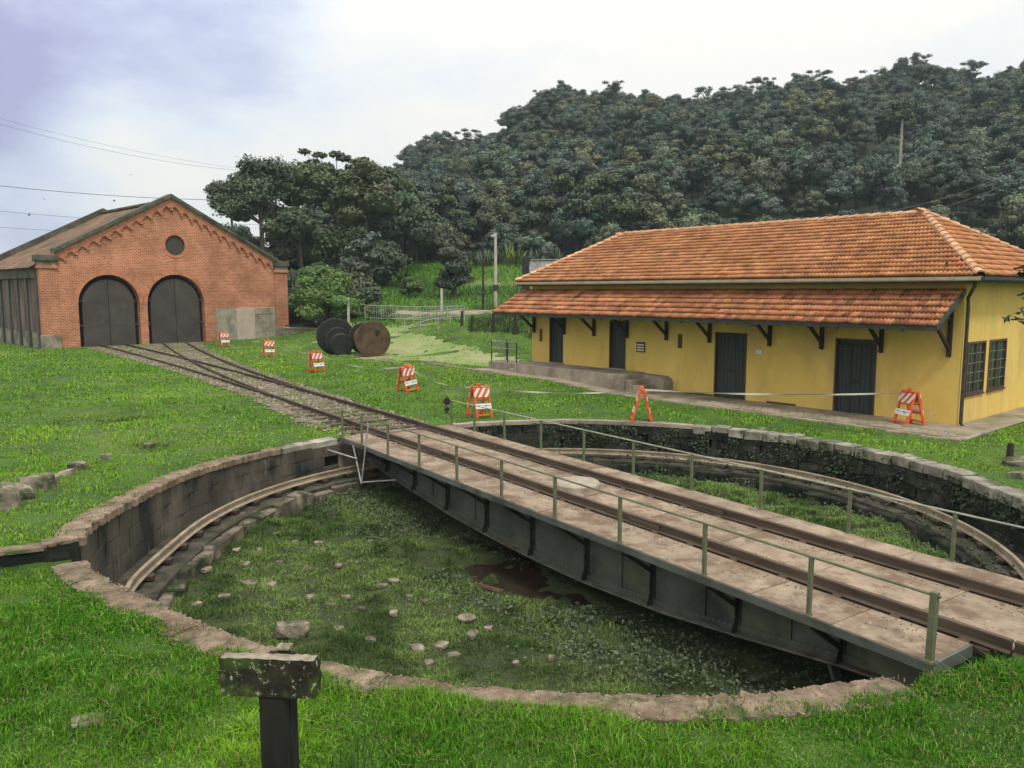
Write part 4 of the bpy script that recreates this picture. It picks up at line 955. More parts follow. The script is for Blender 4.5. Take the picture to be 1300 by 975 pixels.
# pavement beside the house with kerb edging
def hw(s, o): p = HA+HE*s+HM*o; return (p[0], p[1])
def build_pavement():
    path = []
    V = []; F = []
    ss = np.arange(-1.05, 21.1, .5); oo = [0.0, .5, 1.0, 1.5, 2.0, 2.32]
    for s in ss:
        w = 2.32+max(0, (1.5-s))*.12-.5*float(sm(20, 27, s))
        for o in oo:
            x, y = hw(s, o*w/2.32-.0); V.append((x, y, float(terr(x, y))+.035))
    n = len(oo)
    for i in range(len(ss)-1):
        for j in range(n-1): F.append((i*n+j, i*n+j+1, (i+1)*n+j+1, (i+1)*n+j))
    k = len(V); 
    for y_ in np.arange(0.0, -8.6, -.6):
        for xx in (-.02, -.55, -1.1):
            x, y = hw(xx, y_); V.append((x, y, float(terr(x, y))*.35+.03))
    m = (len(V)-k)//3
    for i in range(m-1):
        for j in range(2): F.append((k+i*3+j, k+i*3+j+1, k+(i+1)*3+j+1, k+(i+1)*3+j))
    me = npmesh('pavement', V, [np.array(F)], 'pave'); tag(link('pavement', me), 'worn concrete pavement strip along the yellow house', kind='structure')
    kb = thing('pavement_kerb', 'thin pale concrete kerb edging the pavement in front of the yellow house', 'kerb', (0, 0, 0))
    rs = random.Random(3); me = [MB().cbox(-.5, .5, -.05, .05, -.14, .06, .012, .006, rs).mesh('kerb_stone', 'concrete') for _ in range(3)]
    for s in np.arange(-.6, 31.5, 1.0):
        w = 2.37+max(0, (1.5-s))*.12-.5*float(sm(20, 27, s)); x, y = hw(s, w); link('kerb_stone', rs.choice(me), kb, (x, y, tz(x, y)+rs.uniform(-.01, .01)+.05*(s > 19)), (0, 0, HZ+rs.uniform(-.01, .01)+(.12 if s < 1.5 else 0)), (1.0, 1, 1))
    for i in range(3): x, y = hw(-1.08, 2.1-i*.75); link('kerb_stone', me[i], kb, (x, y, tz(x, y)), (0, 0, HZ+math.pi/2), (.8, 1, 1))
    # concrete grass pavers along the kerb near the right corner
    pv = MB().cbox(-.15, .15, -.10, .10, -.04, .05, .015).mesh('paver', 'pave')
    for i in range(34):
        for j in range(4):
            s = -.7+i*.26; x, y = hw(s+.1*(j % 2), 1.35+j*.25+max(0, 1.5-s)*.12); link('paver', pv, kb, (x, y, tz(x, y)+.025+rs.uniform(-.008, .008)), (0, 0, HZ+rs.uniform(-.03, .03)), (.72, .85, 1))
build_pavement()
# ------------------------------------------------------------------ barricades and tape
def build_barricades():
    def lean(m, sy, pts):   # frame plane leaning: local (x, h) -> 3D ; foot at y=sy*.30, head at y=sy*.03
        return m
    def fpt(x, hgt, sy, off=0): 
        t = hgt/1.02; return (x, sy*(.31*(1-t)+.035*t)+sy*off, hgt)
    root = thing('barricade', '', 'barricade', (0, 0, 0), 0, 'orange barricades along the white tape')
    for sy, nm in ((-1, 'front_frame'), (1, 'rear_frame')):
        m = MB()
        for x in (-.27, .27): m.bar(fpt(x, 0, sy), fpt(x, 1.02, sy), .075, .05, up=(1, 0, 0))
        for z in (.10, .36, .62, .98): m.bar(fpt(-.27, z, sy, -.003), fpt(.27, z, sy, -.003), .055 if z > .2 else .10, .04, up=(0, 0, 1))
        m.build(nm, 'orange', root)
        if sy < 0 or True:
            q = MB(); a, b_ = .66, .95
            q.hexa([fpt(-.30, a, sy, .028), fpt(.30, a, sy, .028), fpt(.30, a, sy, .05), fpt(-.30, a, sy, .05), fpt(-.30, b_, sy, .028), fpt(.30, b_, sy, .028), fpt(.30, b_, sy, .05), fpt(-.30, b_, sy, .05)])
            q.build('striped_panel', 'stripe', root)
            q = MB(); a, b_ = .30, .46
            q.hexa([fpt(-.30, a, sy, .028), fpt(.30, a, sy, .028), fpt(.30, a, sy, .045), fpt(-.30, a, sy, .045), fpt(-.30, b_, sy, .028), fpt(.30, b_, sy, .028), fpt(.30, b_, sy, .045), fpt(-.30, b_, sy, .045)])
            ip = q.build('information_panel', 'white', root)
            pr = MB()
            for (x, w, z, hh) in ((-.22, .10, .385, .028), (-.08, .07, .39, .02), (.03, .12, .37, .045), (.18, .07, .385, .03)):
                P = [fpt(x, z, sy, .0475), fpt(x+w, z, sy, .0475), fpt(x+w, z+hh, sy, .0475), fpt(x, z+hh, sy, .0475)]; pr.add(P, [(0, 1, 2, 3)])
            pr.build('panel_print', 'ink', ip)
    MB().tube([(-.33, 0, .99), (.33, 0, .99)], .022, 6).build('hinge_bar', 'orange', root)
    h = MB().cbox(-.09, .02, -.05, .05, 1.0, 1.10, .02); h.build('top_lug', 'orange', root)
    spots = [(284, 440, 40, 'orange striped barricade against the brick wall beside the right arched door'),
             (340, 453, 36, 'second orange barricade from the brick shed, in front of the cement patch'),
             (401, 473, 50, 'orange barricade on the grass just in front of the dark rusty drum'),
             (517, 497, 46, 'leaning orange barricade alone on the lawn below the rusty brown drum disc'),
             (608, 530, 36, 'orange barricade beside the far end of the bridge railing and a flat stone'),
             (815, 536, 84, 'orange barricade seen edge-on as a narrow A at the pit rim near the steps'),
             (1156, 541, -78, 'orange barricade standing on the pavement before the yellow wall near the corner')]
    tops = []
    for i, (px, py, yaw, lab) in enumerate(spots):
        d = (px-650)/1010.0; th = R(6.66); bb = (487.5-py)/1010
        dy = math.cos(th)+bb*math.sin(th); dz = -math.sin(th)+bb*math.cos(th); t = -CAMH/dz; x, y = d*t, dy*t
        for _ in range(4): t = (tz(x, y)-CAMH)/dz; x, y = d*t, dy*t
        y += .12
        o = root if i == 0 else copy_tree(root)
        o['label'] = lab; o.location = (x, y, tz(x, y)+(.035 if i == 6 else 0)); o.rotation_euler = ((.0, .0, -.05, .06, 0, 0, 0)[i], (0, .05, 0, -.10, .03, .02, 0)[i], R(yaw))
        tops.append(Vector((x, y, tz(x, y)+.99)))
    # tape
    V = []; F = []
    for a, b_, sag in zip(tops[:-1], tops[1:], (.25, .3, .35, .28, .16, .10)):
        k = 24
        for i in range(k+1):
            t = i/k; p = a.lerp(b_, t); p.z -= sag*4*t*(1-t); tw = .5+.45*math.sin(i*.7+a.x)
            d = (b_-a).normalized(); n = d.cross(Vector((0, 0, 1))).normalized()
            o = (Vector((0, 0, 1))*math.cos(tw)+n*math.sin(tw))*.028
            V += [p-o, p+o]
        n0 = len(V)-2*(k+1)
        for i in range(k): F.append((n0+2*i, n0+2*i+2, n0+2*i+3, n0+2*i+1))
    m = MB(); m.add(V, F); tag(m.build('barrier_tape', 'tape'), 'pale plastic barrier tape strung from barricade to barricade across the lawn', 'barrier tape')
build_barricades()

# ------------------------------------------------------------------ old drums
def build_drums():
    r = thing('winding_drum', 'rusty brown iron drum with big flat end disc lying on the grass', 'drum', (-8.45, 48.3, 0), R(28), 'old iron drums beside the path')
    z = 1.08
    def lathe_y(prof, n=36): m = MB(); m.lathe(prof, n, 'y', (0, 0, z)); return m
    lathe_y([(1.10, -.05), (1.12, -.03), (1.12, .05), (1.08, .07), (.4, .08)]).build('end_disc', 'rust', r)
    lathe_y([(.78, .081), (.78, .5), (.84, .52), (.84, .62), (.74, .64), (.74, 1.1), (.82, 1.12), (.82, 1.25), (.7, 1.27), (.7, 1.8)]).build('drum_barrel', 'rust', r)
    lathe_y([(.95, 1.801), (.98, 1.82), (.98, 1.9), (.95, 1.92)]).build('rear_disc', 'rustdark', r)
    m = MB(); m.lathe([(.16, -.12), (.16, -.051)], 12, 'y', (.28, 0, z+.45)); m.build('disc_hole', 'rustdark', r)
    for k in range(10):
        a = k*.628; m = MB(); m.lathe([(.035, -.075), (.035, -.051)], 6, 'y', (.95*math.cos(a), 0, z+.95*math.sin(a))); m.build('bolt', 'rust', r)
    r = thing('winding_drum', 'black stepped iron drum standing left of the brown one', 'drum', (-11.1, 50.0, .05), R(20), 'old iron drums beside the path')
    r.rotation_euler = (R(4), 0, R(22)); z = 1.12
    lathe_y([(1.10, .0), (1.18, .02), (1.18, .10), (1.14, .12), (.3, .13)]).build('end_disc', 'rustdark', r)
    MB().lathe([(.80, -.42), (.84, -.40), (.84, -.02), (.80, -.001)], 32, 'y', (.1, 0, z-.22)).build('drum_step', 'rustdark', r)
    MB().lathe([(.66, -1.02), (.70, -1.0), (.70, -.44), (.66, -.421)], 32, 'y', (.22, 0, z-.40)).build('drum_step', 'rustdark', r)
build_drums()

# ------------------------------------------------------------------ fences, poles, small things
def gpt(px, py, Y): th = R(6.66); b = (487.5-py)/1010; f = Y/(math.cos(th)+b*math.sin(th)); return Vector(((px-650)/1010*f, Y, CAMH+f*(-math.sin(th)+b*math.cos(th))))
def build_small():
    def rail_fence(label, pts, hgt, mat, nposts, bars, name='railing', verticals=0, r=.03):
        pts = [Vector((x, y, 0)) for x, y in pts]; f = thing(name, label, 'railing', tuple(pts[0])); o = pts[0]
        dens = []
        for a, b in zip(pts[:-1], pts[1:]):
            k = max(1, round(nposts*(b-a).length/sum((q-p).length for p, q in zip(pts[:-1], pts[1:]))))
            dens += [a.lerp(b, i/k) for i in range(k)]
        dens.append(pts[-1])
        for p in dens: z = tz(p.x, p.y); MB().tube([(p.x-o.x, p.y-o.y, z-.1), (p.x-o.x, p.y-o.y, z+hgt)], r*1.15, 6).build('railing_post', mat, f)
        for fr in bars: MB().tube([(p.x-o.x, p.y-o.y, tz(p.x, p.y)+hgt*fr) for p in dens], r, 6).build('railing_bar', mat, f)
        if verticals:
            for a, b in zip(dens[:-1], dens[1:]):
                for i in range(1, verticals):
                    p = a.lerp(b, i/verticals); z = tz(p.x, p.y); MB().box(p.x-o.x-.012, p.x-o.x+.012, p.y-o.y-.012, p.y-o.y+.012, z+.12, z+hgt*.97).build('baluster', mat, f)
    rail_fence('grey metal balustrade with thin uprights along the road behind the drums', [(-11.5, 62.5), (-3.6, 60.6)], 1.1, 'pipe', 6, (1.0, .12), verticals=7)
    rail_fence('angled pale pipe handrail stepping down beside the dirt path', [(-3.6, 60.0), (-7.4, 55.0), (-5.0, 54.2)], 1.0, 'pipe', 5, (1.0, .5))
    rail_fence('dark pipe railing behind the black drum at the shed corner', [(-18.9, 66.5), (-12.2, 63.4)], 1.15, 'darkpipe', 4, (1.0, .66, .33), r=.045)
    MB_ = MB(); MB_.cbox(0, 7.6, -.2, .2, -.4, .55, .03); w = thing('low_wall', 'low pale wall under the dark railing beside the shed corner', 'wall', (-18.6, 65.4, .4), R(-22)); MB_.build('wall_face', 'plinth', w); MB().cbox(-.05, 7.65, -.26, .26, .551, .66, .02).build('wall_coping', 'pave', w)
    # poles
    p = thing('utility_pole', 'tall pale concrete pole with small lamp at the left of the house roof', 'pole', (-1.35, 66.0, tz(-1.35, 66)))
    MB().tube([(0, 0, -.3), (0, 0, 6.1)], .14, 8, .11).build('pole', 'polepale', p); MB().cbox(-.35, -.05, -.1, .1, 5.75, 5.95, .02).build('lamp_head', 'polepale', p); MB().cbox(-.2, .2, -.16, .05, 1.4, 1.9, .02).build('meter_box', 'darkpipe', p)
    p = thing('utility_pole', 'thin black pole with round base plate left of the pale pole', 'pole', (-2.35, 65.0, tz(-2.35, 65)))
    MB().tube([(0, 0, -.3), (0, 0, 5.7)], .085, 8, .07).build('pole', 'rustdark', p); MB().lathe([(.5, 1.25), (.55, 1.3), (.5, 1.36)], 14).build('round_plate', 'rustdark', p)
    for x, y, h, lab in ((-12.7, 62.0, 1.9, 'pale concrete fence post standing behind the rusty drums'), (-5.5, 62.6, 2.2, 'pale concrete post under the small dark tree')):
        q = thing('concrete_post', lab, 'post', (x, y, tz(x, y))); MB().cbox(-.09, .09, -.09, .09, -.2, h, .02).build('post', 'polepale', q)
    for i, (x, y) in enumerate(((-2.6, 51.5), (-1.2, 50.6), (.2, 49.8), (1.6, 49.0), (-.6, 56), (1.5, 55.5), (-3.4, 54.0))):
        q = thing('timber_post', 'short dark timber post at the edge of the planted bank', 'post', (x, y, tz(x, y)), 0, 'timber posts round the planted bank'); MB().tube([(0, 0, -.3), (.03, .02, 1.0+.2*(i % 3))], .11, 7, .09).build('post', 'darkwood', q)
    # second building behind the house
    q = thing('outbuilding', 'small yellow outbuilding with grey corrugated roof behind the house', 'outbuilding', (1.4, 60.5, 0), R(-10))
    MB().box(0, 7.5, 0, 5, 0, 4.9).build('wall', 'yellow', q)
    V = []; F = []; n = 90
    for i in range(n+1):
        x = -.4+8.3*i/n; zz = .05*(i % 2); V += [(x, -.5, 5.0+zz), (x, 2.6, 6.35+zz), (x, 5.5, 5.0+zz)]
    for i in range(n): F += [(3*i, 3*i+3, 3*i+4, 3*i+1), (3*i+1, 3*i+4, 3*i+5, 3*i+2)]
    m = MB(); m.add(V, F); m.build('corrugated_roof', 'corr', q); MB().bar((-.4, 2.6, 6.44), (7.9, 2.6, 6.44), .3, .06).build('ridge_cap', 'pipe', q); MB().cbox(-.6, -.1, -.4, .1, 0, 6.6, .02).build('corner_post', 'rustdark', q)
    MB().cbox(6.6, 8.4, 1.5, 2.6, 6.2, 7.5, .02).build('chimney', 'brickplain', q)
    # stones
    rs = random.Random(12)
    def rock(sx, sy, sz, seed):
        r2 = random.Random(seed); bm = bmesh.new(); bmesh.ops.create_icosphere(bm, subdivisions=2, radius=1)
        for v in bm.verts:
            k = 1+r2.uniform(-.16, .16); v.co = Vector((max(-.75, min(.75, v.co.x*k))*sx, max(-.75, min(.75, v.co.y*k))*sy, max(-.6, min(.5+r2.uniform(-.06, .06), v.co.z*k))*sz))
        me = bpy.data.meshes.new('rock'); bm.to_mesh(me); bm.free(); me.materials.append(MT['rock']); return me
    def ground_at(px, py, z=0.0, fn=None):
        th = R(6.66); b = (487.5-py)/1010; dy = math.cos(th)+b*math.sin(th); dz = -math.sin(th)+b*math.cos(th); d = (px-650)/1010
        for _ in range(12): t = (z-CAMH)/dz; x, y = d*t, dy*t; z = float(fn(x, y)) if fn else z
        return x, y, z
    for i, (px, py, s, sz, lab) in enumerate(((98, 596, .42, .3, 'grey stone pair half sunk in the left lawn, largest of that group'), (84, 603, .28, .2, 'small pale stone left of the sunken pair on the left lawn'), (135, 582, .28, .22, 'flat pale stone on the left lawn right of the sunken pair'), (190, 567, .3, .14, 'dark low stone in a grass hollow farthest out on the left lawn'),
                                           (48, 618, .50, .45, 'big broken block at the right end of the low stone row at the left edge'), (22, 632, .50, .40, 'broken block in the middle of the low stone row at the left edge'), (2, 645, .45, .5, 'broken block of the low stone row cut by the left edge'), (64, 612, .26, .30, 'dark upright stone closing the low stone row'),
                                           (592, 557, .45, .16, 'flat slab stone at the pit rim by the bridge railing'), (1288, 590, .4, .3, 'mossy stone on the bank at the right edge'), (1296, 606, .4, .25, 'lower mossy stone on the bank at the right edge'), (115, 915, .26, .06, 'flat pale stone in the front grass at the lower left'), (968, 548, .2, .22, 'small brown pointed stone on the far rim'))):
        x, y, z = ground_at(px, py, 0, terr); q = link('stone', rock(s*.8, s*.6, sz*.85, i), None, (x, y, z+sz*.08), (rs.uniform(-.2, .2), rs.uniform(-.2, .2), rs.uniform(0, 3))); tag(q, lab, 'stone')
    for i, (px, py, s) in enumerate(((318, 743, .19), (345, 744, .14), (262, 726, .14), (355, 716, .12), (311, 718, .15), (412, 700, .13), (405, 691, .14), (500, 740, .16), (485, 746, .12), (440, 760, .11), (530, 826, .17), (560, 822, .16), (600, 808, .15), (232, 745, .1), (330, 700, .1), (420, 770, .12), (455, 716, .1), (655, 845, .08), (700, 838, .08), (540, 770, .1), (300, 700, .12), (285, 760, .13), (375, 690, .11), (390, 725, .13), (430, 720, .12), (470, 690, .10), (350, 680, .1), (250, 770, .12), (430, 800, .13), (470, 815, .12), (500, 790, .12), (575, 835, .14), (520, 760, .10), (460, 775, .1), (395, 760, .12), (620, 800, .1), (545, 845, .11))):
        x, y, z = ground_at(px, py, -1.4, floor_z); q = link('pit_stone', rock(s*.95, s*.75, .06, 40+i), None, (x, y, z+.035), (0, 0, rs.uniform(0, 3)))
        tag(q, 'small pale stone showing through the grass of the pit floor', 'stone', 'pale stones on the pit floor')
    x, y, z = ground_at(593, 790, -1.4, floor_z); q = MB().lathe([(.14, 0), (.15, .03), (.12, .05)], 14).build('round_stone', 'rock', loc=(x, y, z+.06)); tag(q, 'round pale disc of stone on the pit floor near the puddle', 'stone')
    x, y, z = ground_at(372, 808, -1.4, floor_z); q = link('broken_slab', rock(.34, .16, .22, 77), None, (x, y, z+.12), (0, .1, .4)); tag(q, 'jagged pale broken slab on the pit floor behind the wooden sign', 'stone')
    x, y, z = ground_at(620, 752, -1.5, floor_z); q = MB().tube([(-.25, .1, .10), (0, 0, .08), (.28, -.12, .05)], .05, 7).build('log', 'rust', loc=(x, y, z)); tag(q, 'short wet brown log lying at the puddle under the bridge', 'log')
    # puddle
    a = np.linspace(0, 2*np.pi, 60, endpoint=False); rr = 1+.25*np.sin(3*a+1)+.12*np.sin(7*a); uu = -.1+2.6*rr*np.cos(a); vv = -1.65+1.0*rr*np.sin(a)
    X = C[0]+U[0]*uu+NV[0]*vv; Y = C[1]+U[1]*uu+NV[1]*vv
    m = MB(); m.add([(x, y, -1.665) for x, y in zip(X, Y)], [tuple(range(60))]); tag(m.build('puddle_water', 'water'), 'brown muddy water pooled on the pit floor under the bridge', kind='structure')
    # dark stump at the right edge
    x, y, z = ground_at(1281, 585, 0, terr); q = thing('timber_stump', 'charred dark stump post on the bank at the right edge', 'stump', (x, y, z)); MB().tube([(0, 0, -.2), (.02, 0, .42)], .09, 7, .07).build('stump', 'darkwood', q)
    # foreground sign
    q = thing('wooden_sign', 'mossy blank wooden board nailed on a black post in the foreground', 'sign', (-1.66, 5.2, 0), R(-4))
    m = MB(); n = 14; V = []; F = []
    L0 = [(.012*rs.uniform(-1, 1)-.018*(i % 2)) for i in range(6)]
    outl = [(-.335, .135), (-.20, .138), (0, .134), (.2, .139), (.33, .13), (.345, .09), (.335, .05), (.35, .0), (.338, -.05), (.348, -.09), (.33, -.125), (.1, -.128), (-.1, -.125), (-.31, -.13), (-.335, -.09), (-.328, -.06), (-.352, -.04), (-.335, .02), (-.35, .05), (-.33, .085)]
    zb = 1.375
    bd = MB().prism(outl, lambda x, z: (x, -.06, zb+z), lambda x, z: (x, .04, zb+z)).build('sign_board', 'mossboard', q)
    V = []; F = []
    for i in range(24):
        for j in range(5): V.append((-.325+.65*i/23, -.055+.09*j/4, zb+.138+.009*rs.random()))
    for i in range(23):
        for j in range(4): F.append((i*5+j, i*5+j+1, i*5+j+6, i*5+j+5))
    m = MB(); m.add(V, F); m.build('lichen_crust', 'lichen', bd)
    m = MB(); m.cbox(-.075, .115, .041, .19, -.3, 1.47, .012, .004); m.build('sign_post', 'blackpost', q)
    m = MB(); m.cbox(-.075, .113, -.05, .04, -.3, 1.246, .012, .004); m.build('post_front', 'blackpost', q)
    MB().cbox(.03, .10, .06, .13, 1.471, 1.53, .01).build('post_top', 'blackpost', q); MB().cbox(.02, .115, .05, .14, 1.531, 1.55, .004).build('post_top_crust', 'lichen', q)
    # wires
    def wire(label, a, b, sag, r):
        a = Vector(a); b = Vector(b); pts = [a.lerp(b, i/30)-Vector((0, 0, sag*4*(i/30)*(1-i/30))) for i in range(31)]
        m = MB(); m.tube(pts, r, 4); tag(m.build('power_line', 'wire'), label, 'power line')
    for lab, l, r_, sag, rad in (('topmost thin power line crossing the left sky', (-60, 133, 95), (300, 213, 125), .8, .014), ('power line just below the topmost in the left sky', (-60, 140, 95), (300, 216, 125), 1.0, .018),
                                 ('thick power line level with the shed gable', (-60, 229, 90), (330, 254, 110), .6, .034), ('thin power line under the thick one beside the shed roof', (-60, 262, 90), (330, 285, 110), .5, .02), ('lowest power line behind the shed roof', (-60, 284, 90), (330, 300, 110), .4, .02)):
        wire(lab, gpt(l[0], l[1], l[2]), gpt(*r_), sag, rad)
    wire('pale upper power line sagging across the forest hill at the right', gpt(1010, 276, 100), gpt(1340, 192, 90), 2.2, .03); wire('lower power line sagging across the forest hill at the right', gpt(1010, 279, 100), gpt(1340, 203, 90), 2.6, .03)
    # birds
    for i, (px, py) in enumerate(((166, 222), (56, 253), (145, 255), (37, 273))):
        p = gpt(px, py, 60); m = MB(); m.add([(0, 0, 0), (-.16, .02, .06), (-.05, .06, .01), (.16, .02, .06), (.05, .06, .01), (0, -.09, -.01), (0, .1, 0), (0, 0, -.04)], [(0, 1, 2), (0, 3, 4), (0, 2, 6), (0, 4, 6), (5, 0, 7), (7, 6, 0), (5, 1, 0), (5, 3, 0)])
        o = m.build('bird', 'rustdark', loc=p, rot=(.2, .3*(i-1), i)); tag(o, 'tiny dark bird flying in the sky above the brick shed', 'bird', 'birds above the shed')
build_small()

# ------------------------------------------------------------------ vegetation
def unit(n, rng): v = rng.normal(size=(n, 3)); return v/np.linalg.norm(v, axis=1, keepdims=True)
def cloud(rng, lobes, n, size, base, var=.25, core=True, up=.35, shell=.3, asp=.55):
    lobes = np.asarray(lobes, float); w = lobes[:, 3]**2; li = rng.choice(len(lobes), n, p=w/w.sum())
    d = unit(n, rng); d[:, 2] = np.where(d[:, 2] < -.25, -d[:, 2]*.6, d[:, 2]); d /= np.linalg.norm(d, axis=1, keepdims=True)
    rr = lobes[li, 3]*(1-shell*rng.random(n)**1.5); sc_ = np.c_[np.ones(n), np.ones(n), lobes[li, 4]]
    p = lobes[li, :3]+d*rr[:, None]*sc_*(1+.12*rng.normal(size=(n, 1)))
    nn = d*.7+rng.normal(size=(n, 3))*.45+np.array([0, 0, up]); nn /= np.linalg.norm(nn, axis=1, keepdims=True)
    t1 = np.cross(nn, unit(n, rng)); t1 /= np.linalg.norm(t1, axis=1, keepdims=True); t2 = np.cross(nn, t1)
    a = (size*rng.uniform(.6, 1.35, n))[:, None]; V = np.stack([p-t1*a, p-t2*a*asp, p+t1*a, p+t2*a*asp], 1).reshape(-1, 3)
    tint = rng.uniform(1-var, 1+var, (len(lobes), 1))*(1+rng.normal(size=(len(lobes), 3))*.06)
    c = np.array(base)*tint[li]*rng.uniform(.7, 1.3, (n, 1)); Cc = np.repeat(c, 4, 0); F = np.arange(4*n).reshape(-1, 4)
    if core:
        cv = []; cf = []; cc = []; k = 4*n
        for l, (x, y, z, r, s) in enumerate(lobes):
            for i in range(5):
                th = math.pi*i/4
                for j in range(6): cv.append((x+.74*r*math.sin(th)*math.cos(j*1.047), y+.74*r*math.sin(th)*math.sin(j*1.047), z+.74*r*s*math.cos(th))); cc.append(np.array(base)*tint[l])
            for i in range(4):
                for j in range(6): cf.append((k+i*6+j, k+(i+1)*6+j, k+(i+1)*6+(j+1) % 6, k+i*6+(j+1) % 6))
            k += 30
        V = np.r_[V, cv]; Cc = np.r_[Cc, cc]; F = np.r_[F, cf]
    return V, F, Cc
def dome_lobes(rng, R_, H_, z0, k, rl, flat=.8):
    L_ = []
    for i in range(k):
        a = rng.uniform(0, 6.283); u = math.sqrt(rng.random()); zz = rng.random()
        rad = R_*u*(1-.55*zz**2); L_.append((rad*math.cos(a), rad*math.sin(a), z0+H_*zz*(1-.35*u), rl*rng.uniform(.7, 1.25), flat*rng.uniform(.8, 1.1)))
    return L_
def trunk_mb(rng, lobes, h0, r0, nl=6, lean=.15, base=(0, 0)):
    m = MB(); top = Vector((rng.normal()*lean, rng.normal()*lean, h0)); pts = [Vector((base[0], base[1], -.4)), Vector((base[0]+rng.normal()*lean*.4, base[1]+rng.normal()*lean*.4, h0*.5)), top]
    m.tube(pts, r0, 8, r0*.65)
    idx = rng.permutation(len(lobes))[:nl]
    for i in idx:
        x, y, z, r, s = lobes[i]; q = Vector((x, y, z)); mid = top.lerp(q, .5)+Vector((rng.normal()*.15, rng.normal()*.15, -.08*abs(q.z-top.z)))
        m.tube([top, mid, q], r0*.5, 6, r0*.15)
    return m
def tree(name, label, loc, R_, H_, z0, k, rl, nleaf, size, base, trunk_h, r0, group=None, seed=0, var=.25, core=True, flat=.8, bark='bark', rz=0, cat='tree', lobes=None, shell=.35, asp=.55, up=.35):
    rng = np.random.default_rng(seed); lobes = lobes or dome_lobes(rng, R_, H_, z0, k, rl, flat)
    t = thing(name, label, cat, loc, rz, group)
    V, F, Cc = cloud(rng, lobes, nleaf, size, base, var, core, up, shell, asp); link('crown', npmesh('crown', V, [F], 'leaf', Cc), t)
    trunk_mb(rng, lobes, trunk_h, r0, min(8, len(lobes))).build('trunk', bark, t); return t

def hill_skyline(p): return np.interp(p, [-400, 200, 300, 400, 495, 540, 600, 665, 700, 740, 800, 850, 900, 960, 1040, 1100, 1150, 1250, 1300, 1500, 1900], [372, 365, 340, 290, 230, 206, 183, 138, 116, 129, 132, 122, 126, 111, 115, 101, 98, 91, 78, 74, 104])
HR = 232.0
def hz(x, y):
    x = np.asarray(x, float); y = np.asarray(y, float); p = 650+1010*x/y
    zr = CAMH+HR*(369-hill_skyline(p)-34)/1010; t = np.clip((y-100)/(HR-100), 0, 1.25)
    g = np.where(t <= 1, t**.92, 1-(t-1)*1.2); h = 6.5+(zr-6.5)*g
    return h+(vnoise(x, y, .045)*9+vnoise(x+50, y, .11)*4)*np.clip(t*3, 0, 1)*np.clip((zr-5)/25, 0, 1)
def scatter(name, T, meshes, label):
    # one object: points that instance the given tree meshes (geometry nodes)
    coll = bpy.data.collections.new('forest_kinds')
    for k, me in enumerate(meshes): coll.objects.link(bpy.data.objects.new('forest_kind_%02d' % k, me))
    me = bpy.data.meshes.new(name); me.vertices.add(len(T)); me.vertices.foreach_set('co', T[:, :3].astype(np.float32).ravel())
    for nm, ty, col in (('kind', 'INT', T[:, 3].astype(np.int32)), ('size', 'FLOAT', T[:, 4].astype(np.float32)), ('turn', 'FLOAT', T[:, 5].astype(np.float32))):
        me.attributes.new(nm, ty, 'POINT').data.foreach_set('value', col)
    o = link(name, me); ng = bpy.data.node_groups.new('scatter_trees', 'GeometryNodeTree')
    ng.interface.new_socket('Geometry', in_out='INPUT', socket_type='NodeSocketGeometry'); ng.interface.new_socket('Geometry', in_out='OUTPUT', socket_type='NodeSocketGeometry')
    N = ng.nodes; L = ng.links; gi = N.new('NodeGroupInput'); go = N.new('NodeGroupOutput'); ip = N.new('GeometryNodeInstanceOnPoints'); ci = N.new('GeometryNodeCollectionInfo')
    ci.inputs['Collection'].default_value = coll; ci.inputs['Separate Children'].default_value = True; ci.inputs['Reset Children'].default_value = True
    def attr(nm, ty): n = N.new('GeometryNodeInputNamedAttribute'); n.data_type = ty; n.inputs['Name'].default_value = nm; return n.outputs[0]
    cx = N.new('ShaderNodeCombineXYZ'); L.new(attr('turn', 'FLOAT'), cx.inputs[2])
    L.new(gi.outputs[0], ip.inputs['Points']); L.new(ci.outputs[0], ip.inputs['Instance']); ip.inputs['Pick Instance'].default_value = True
    L.new(attr('kind', 'INT'), ip.inputs['Instance Index']); L.new(cx.outputs[0], ip.inputs['Rotation']); L.new(attr('size', 'FLOAT'), ip.inputs['Scale'])
    L.new(ip.outputs[0], go.inputs[0]); md = o.modifiers.new('scatter', 'NODES'); md.node_group = ng
    return tag(o, label, kind='stuff')
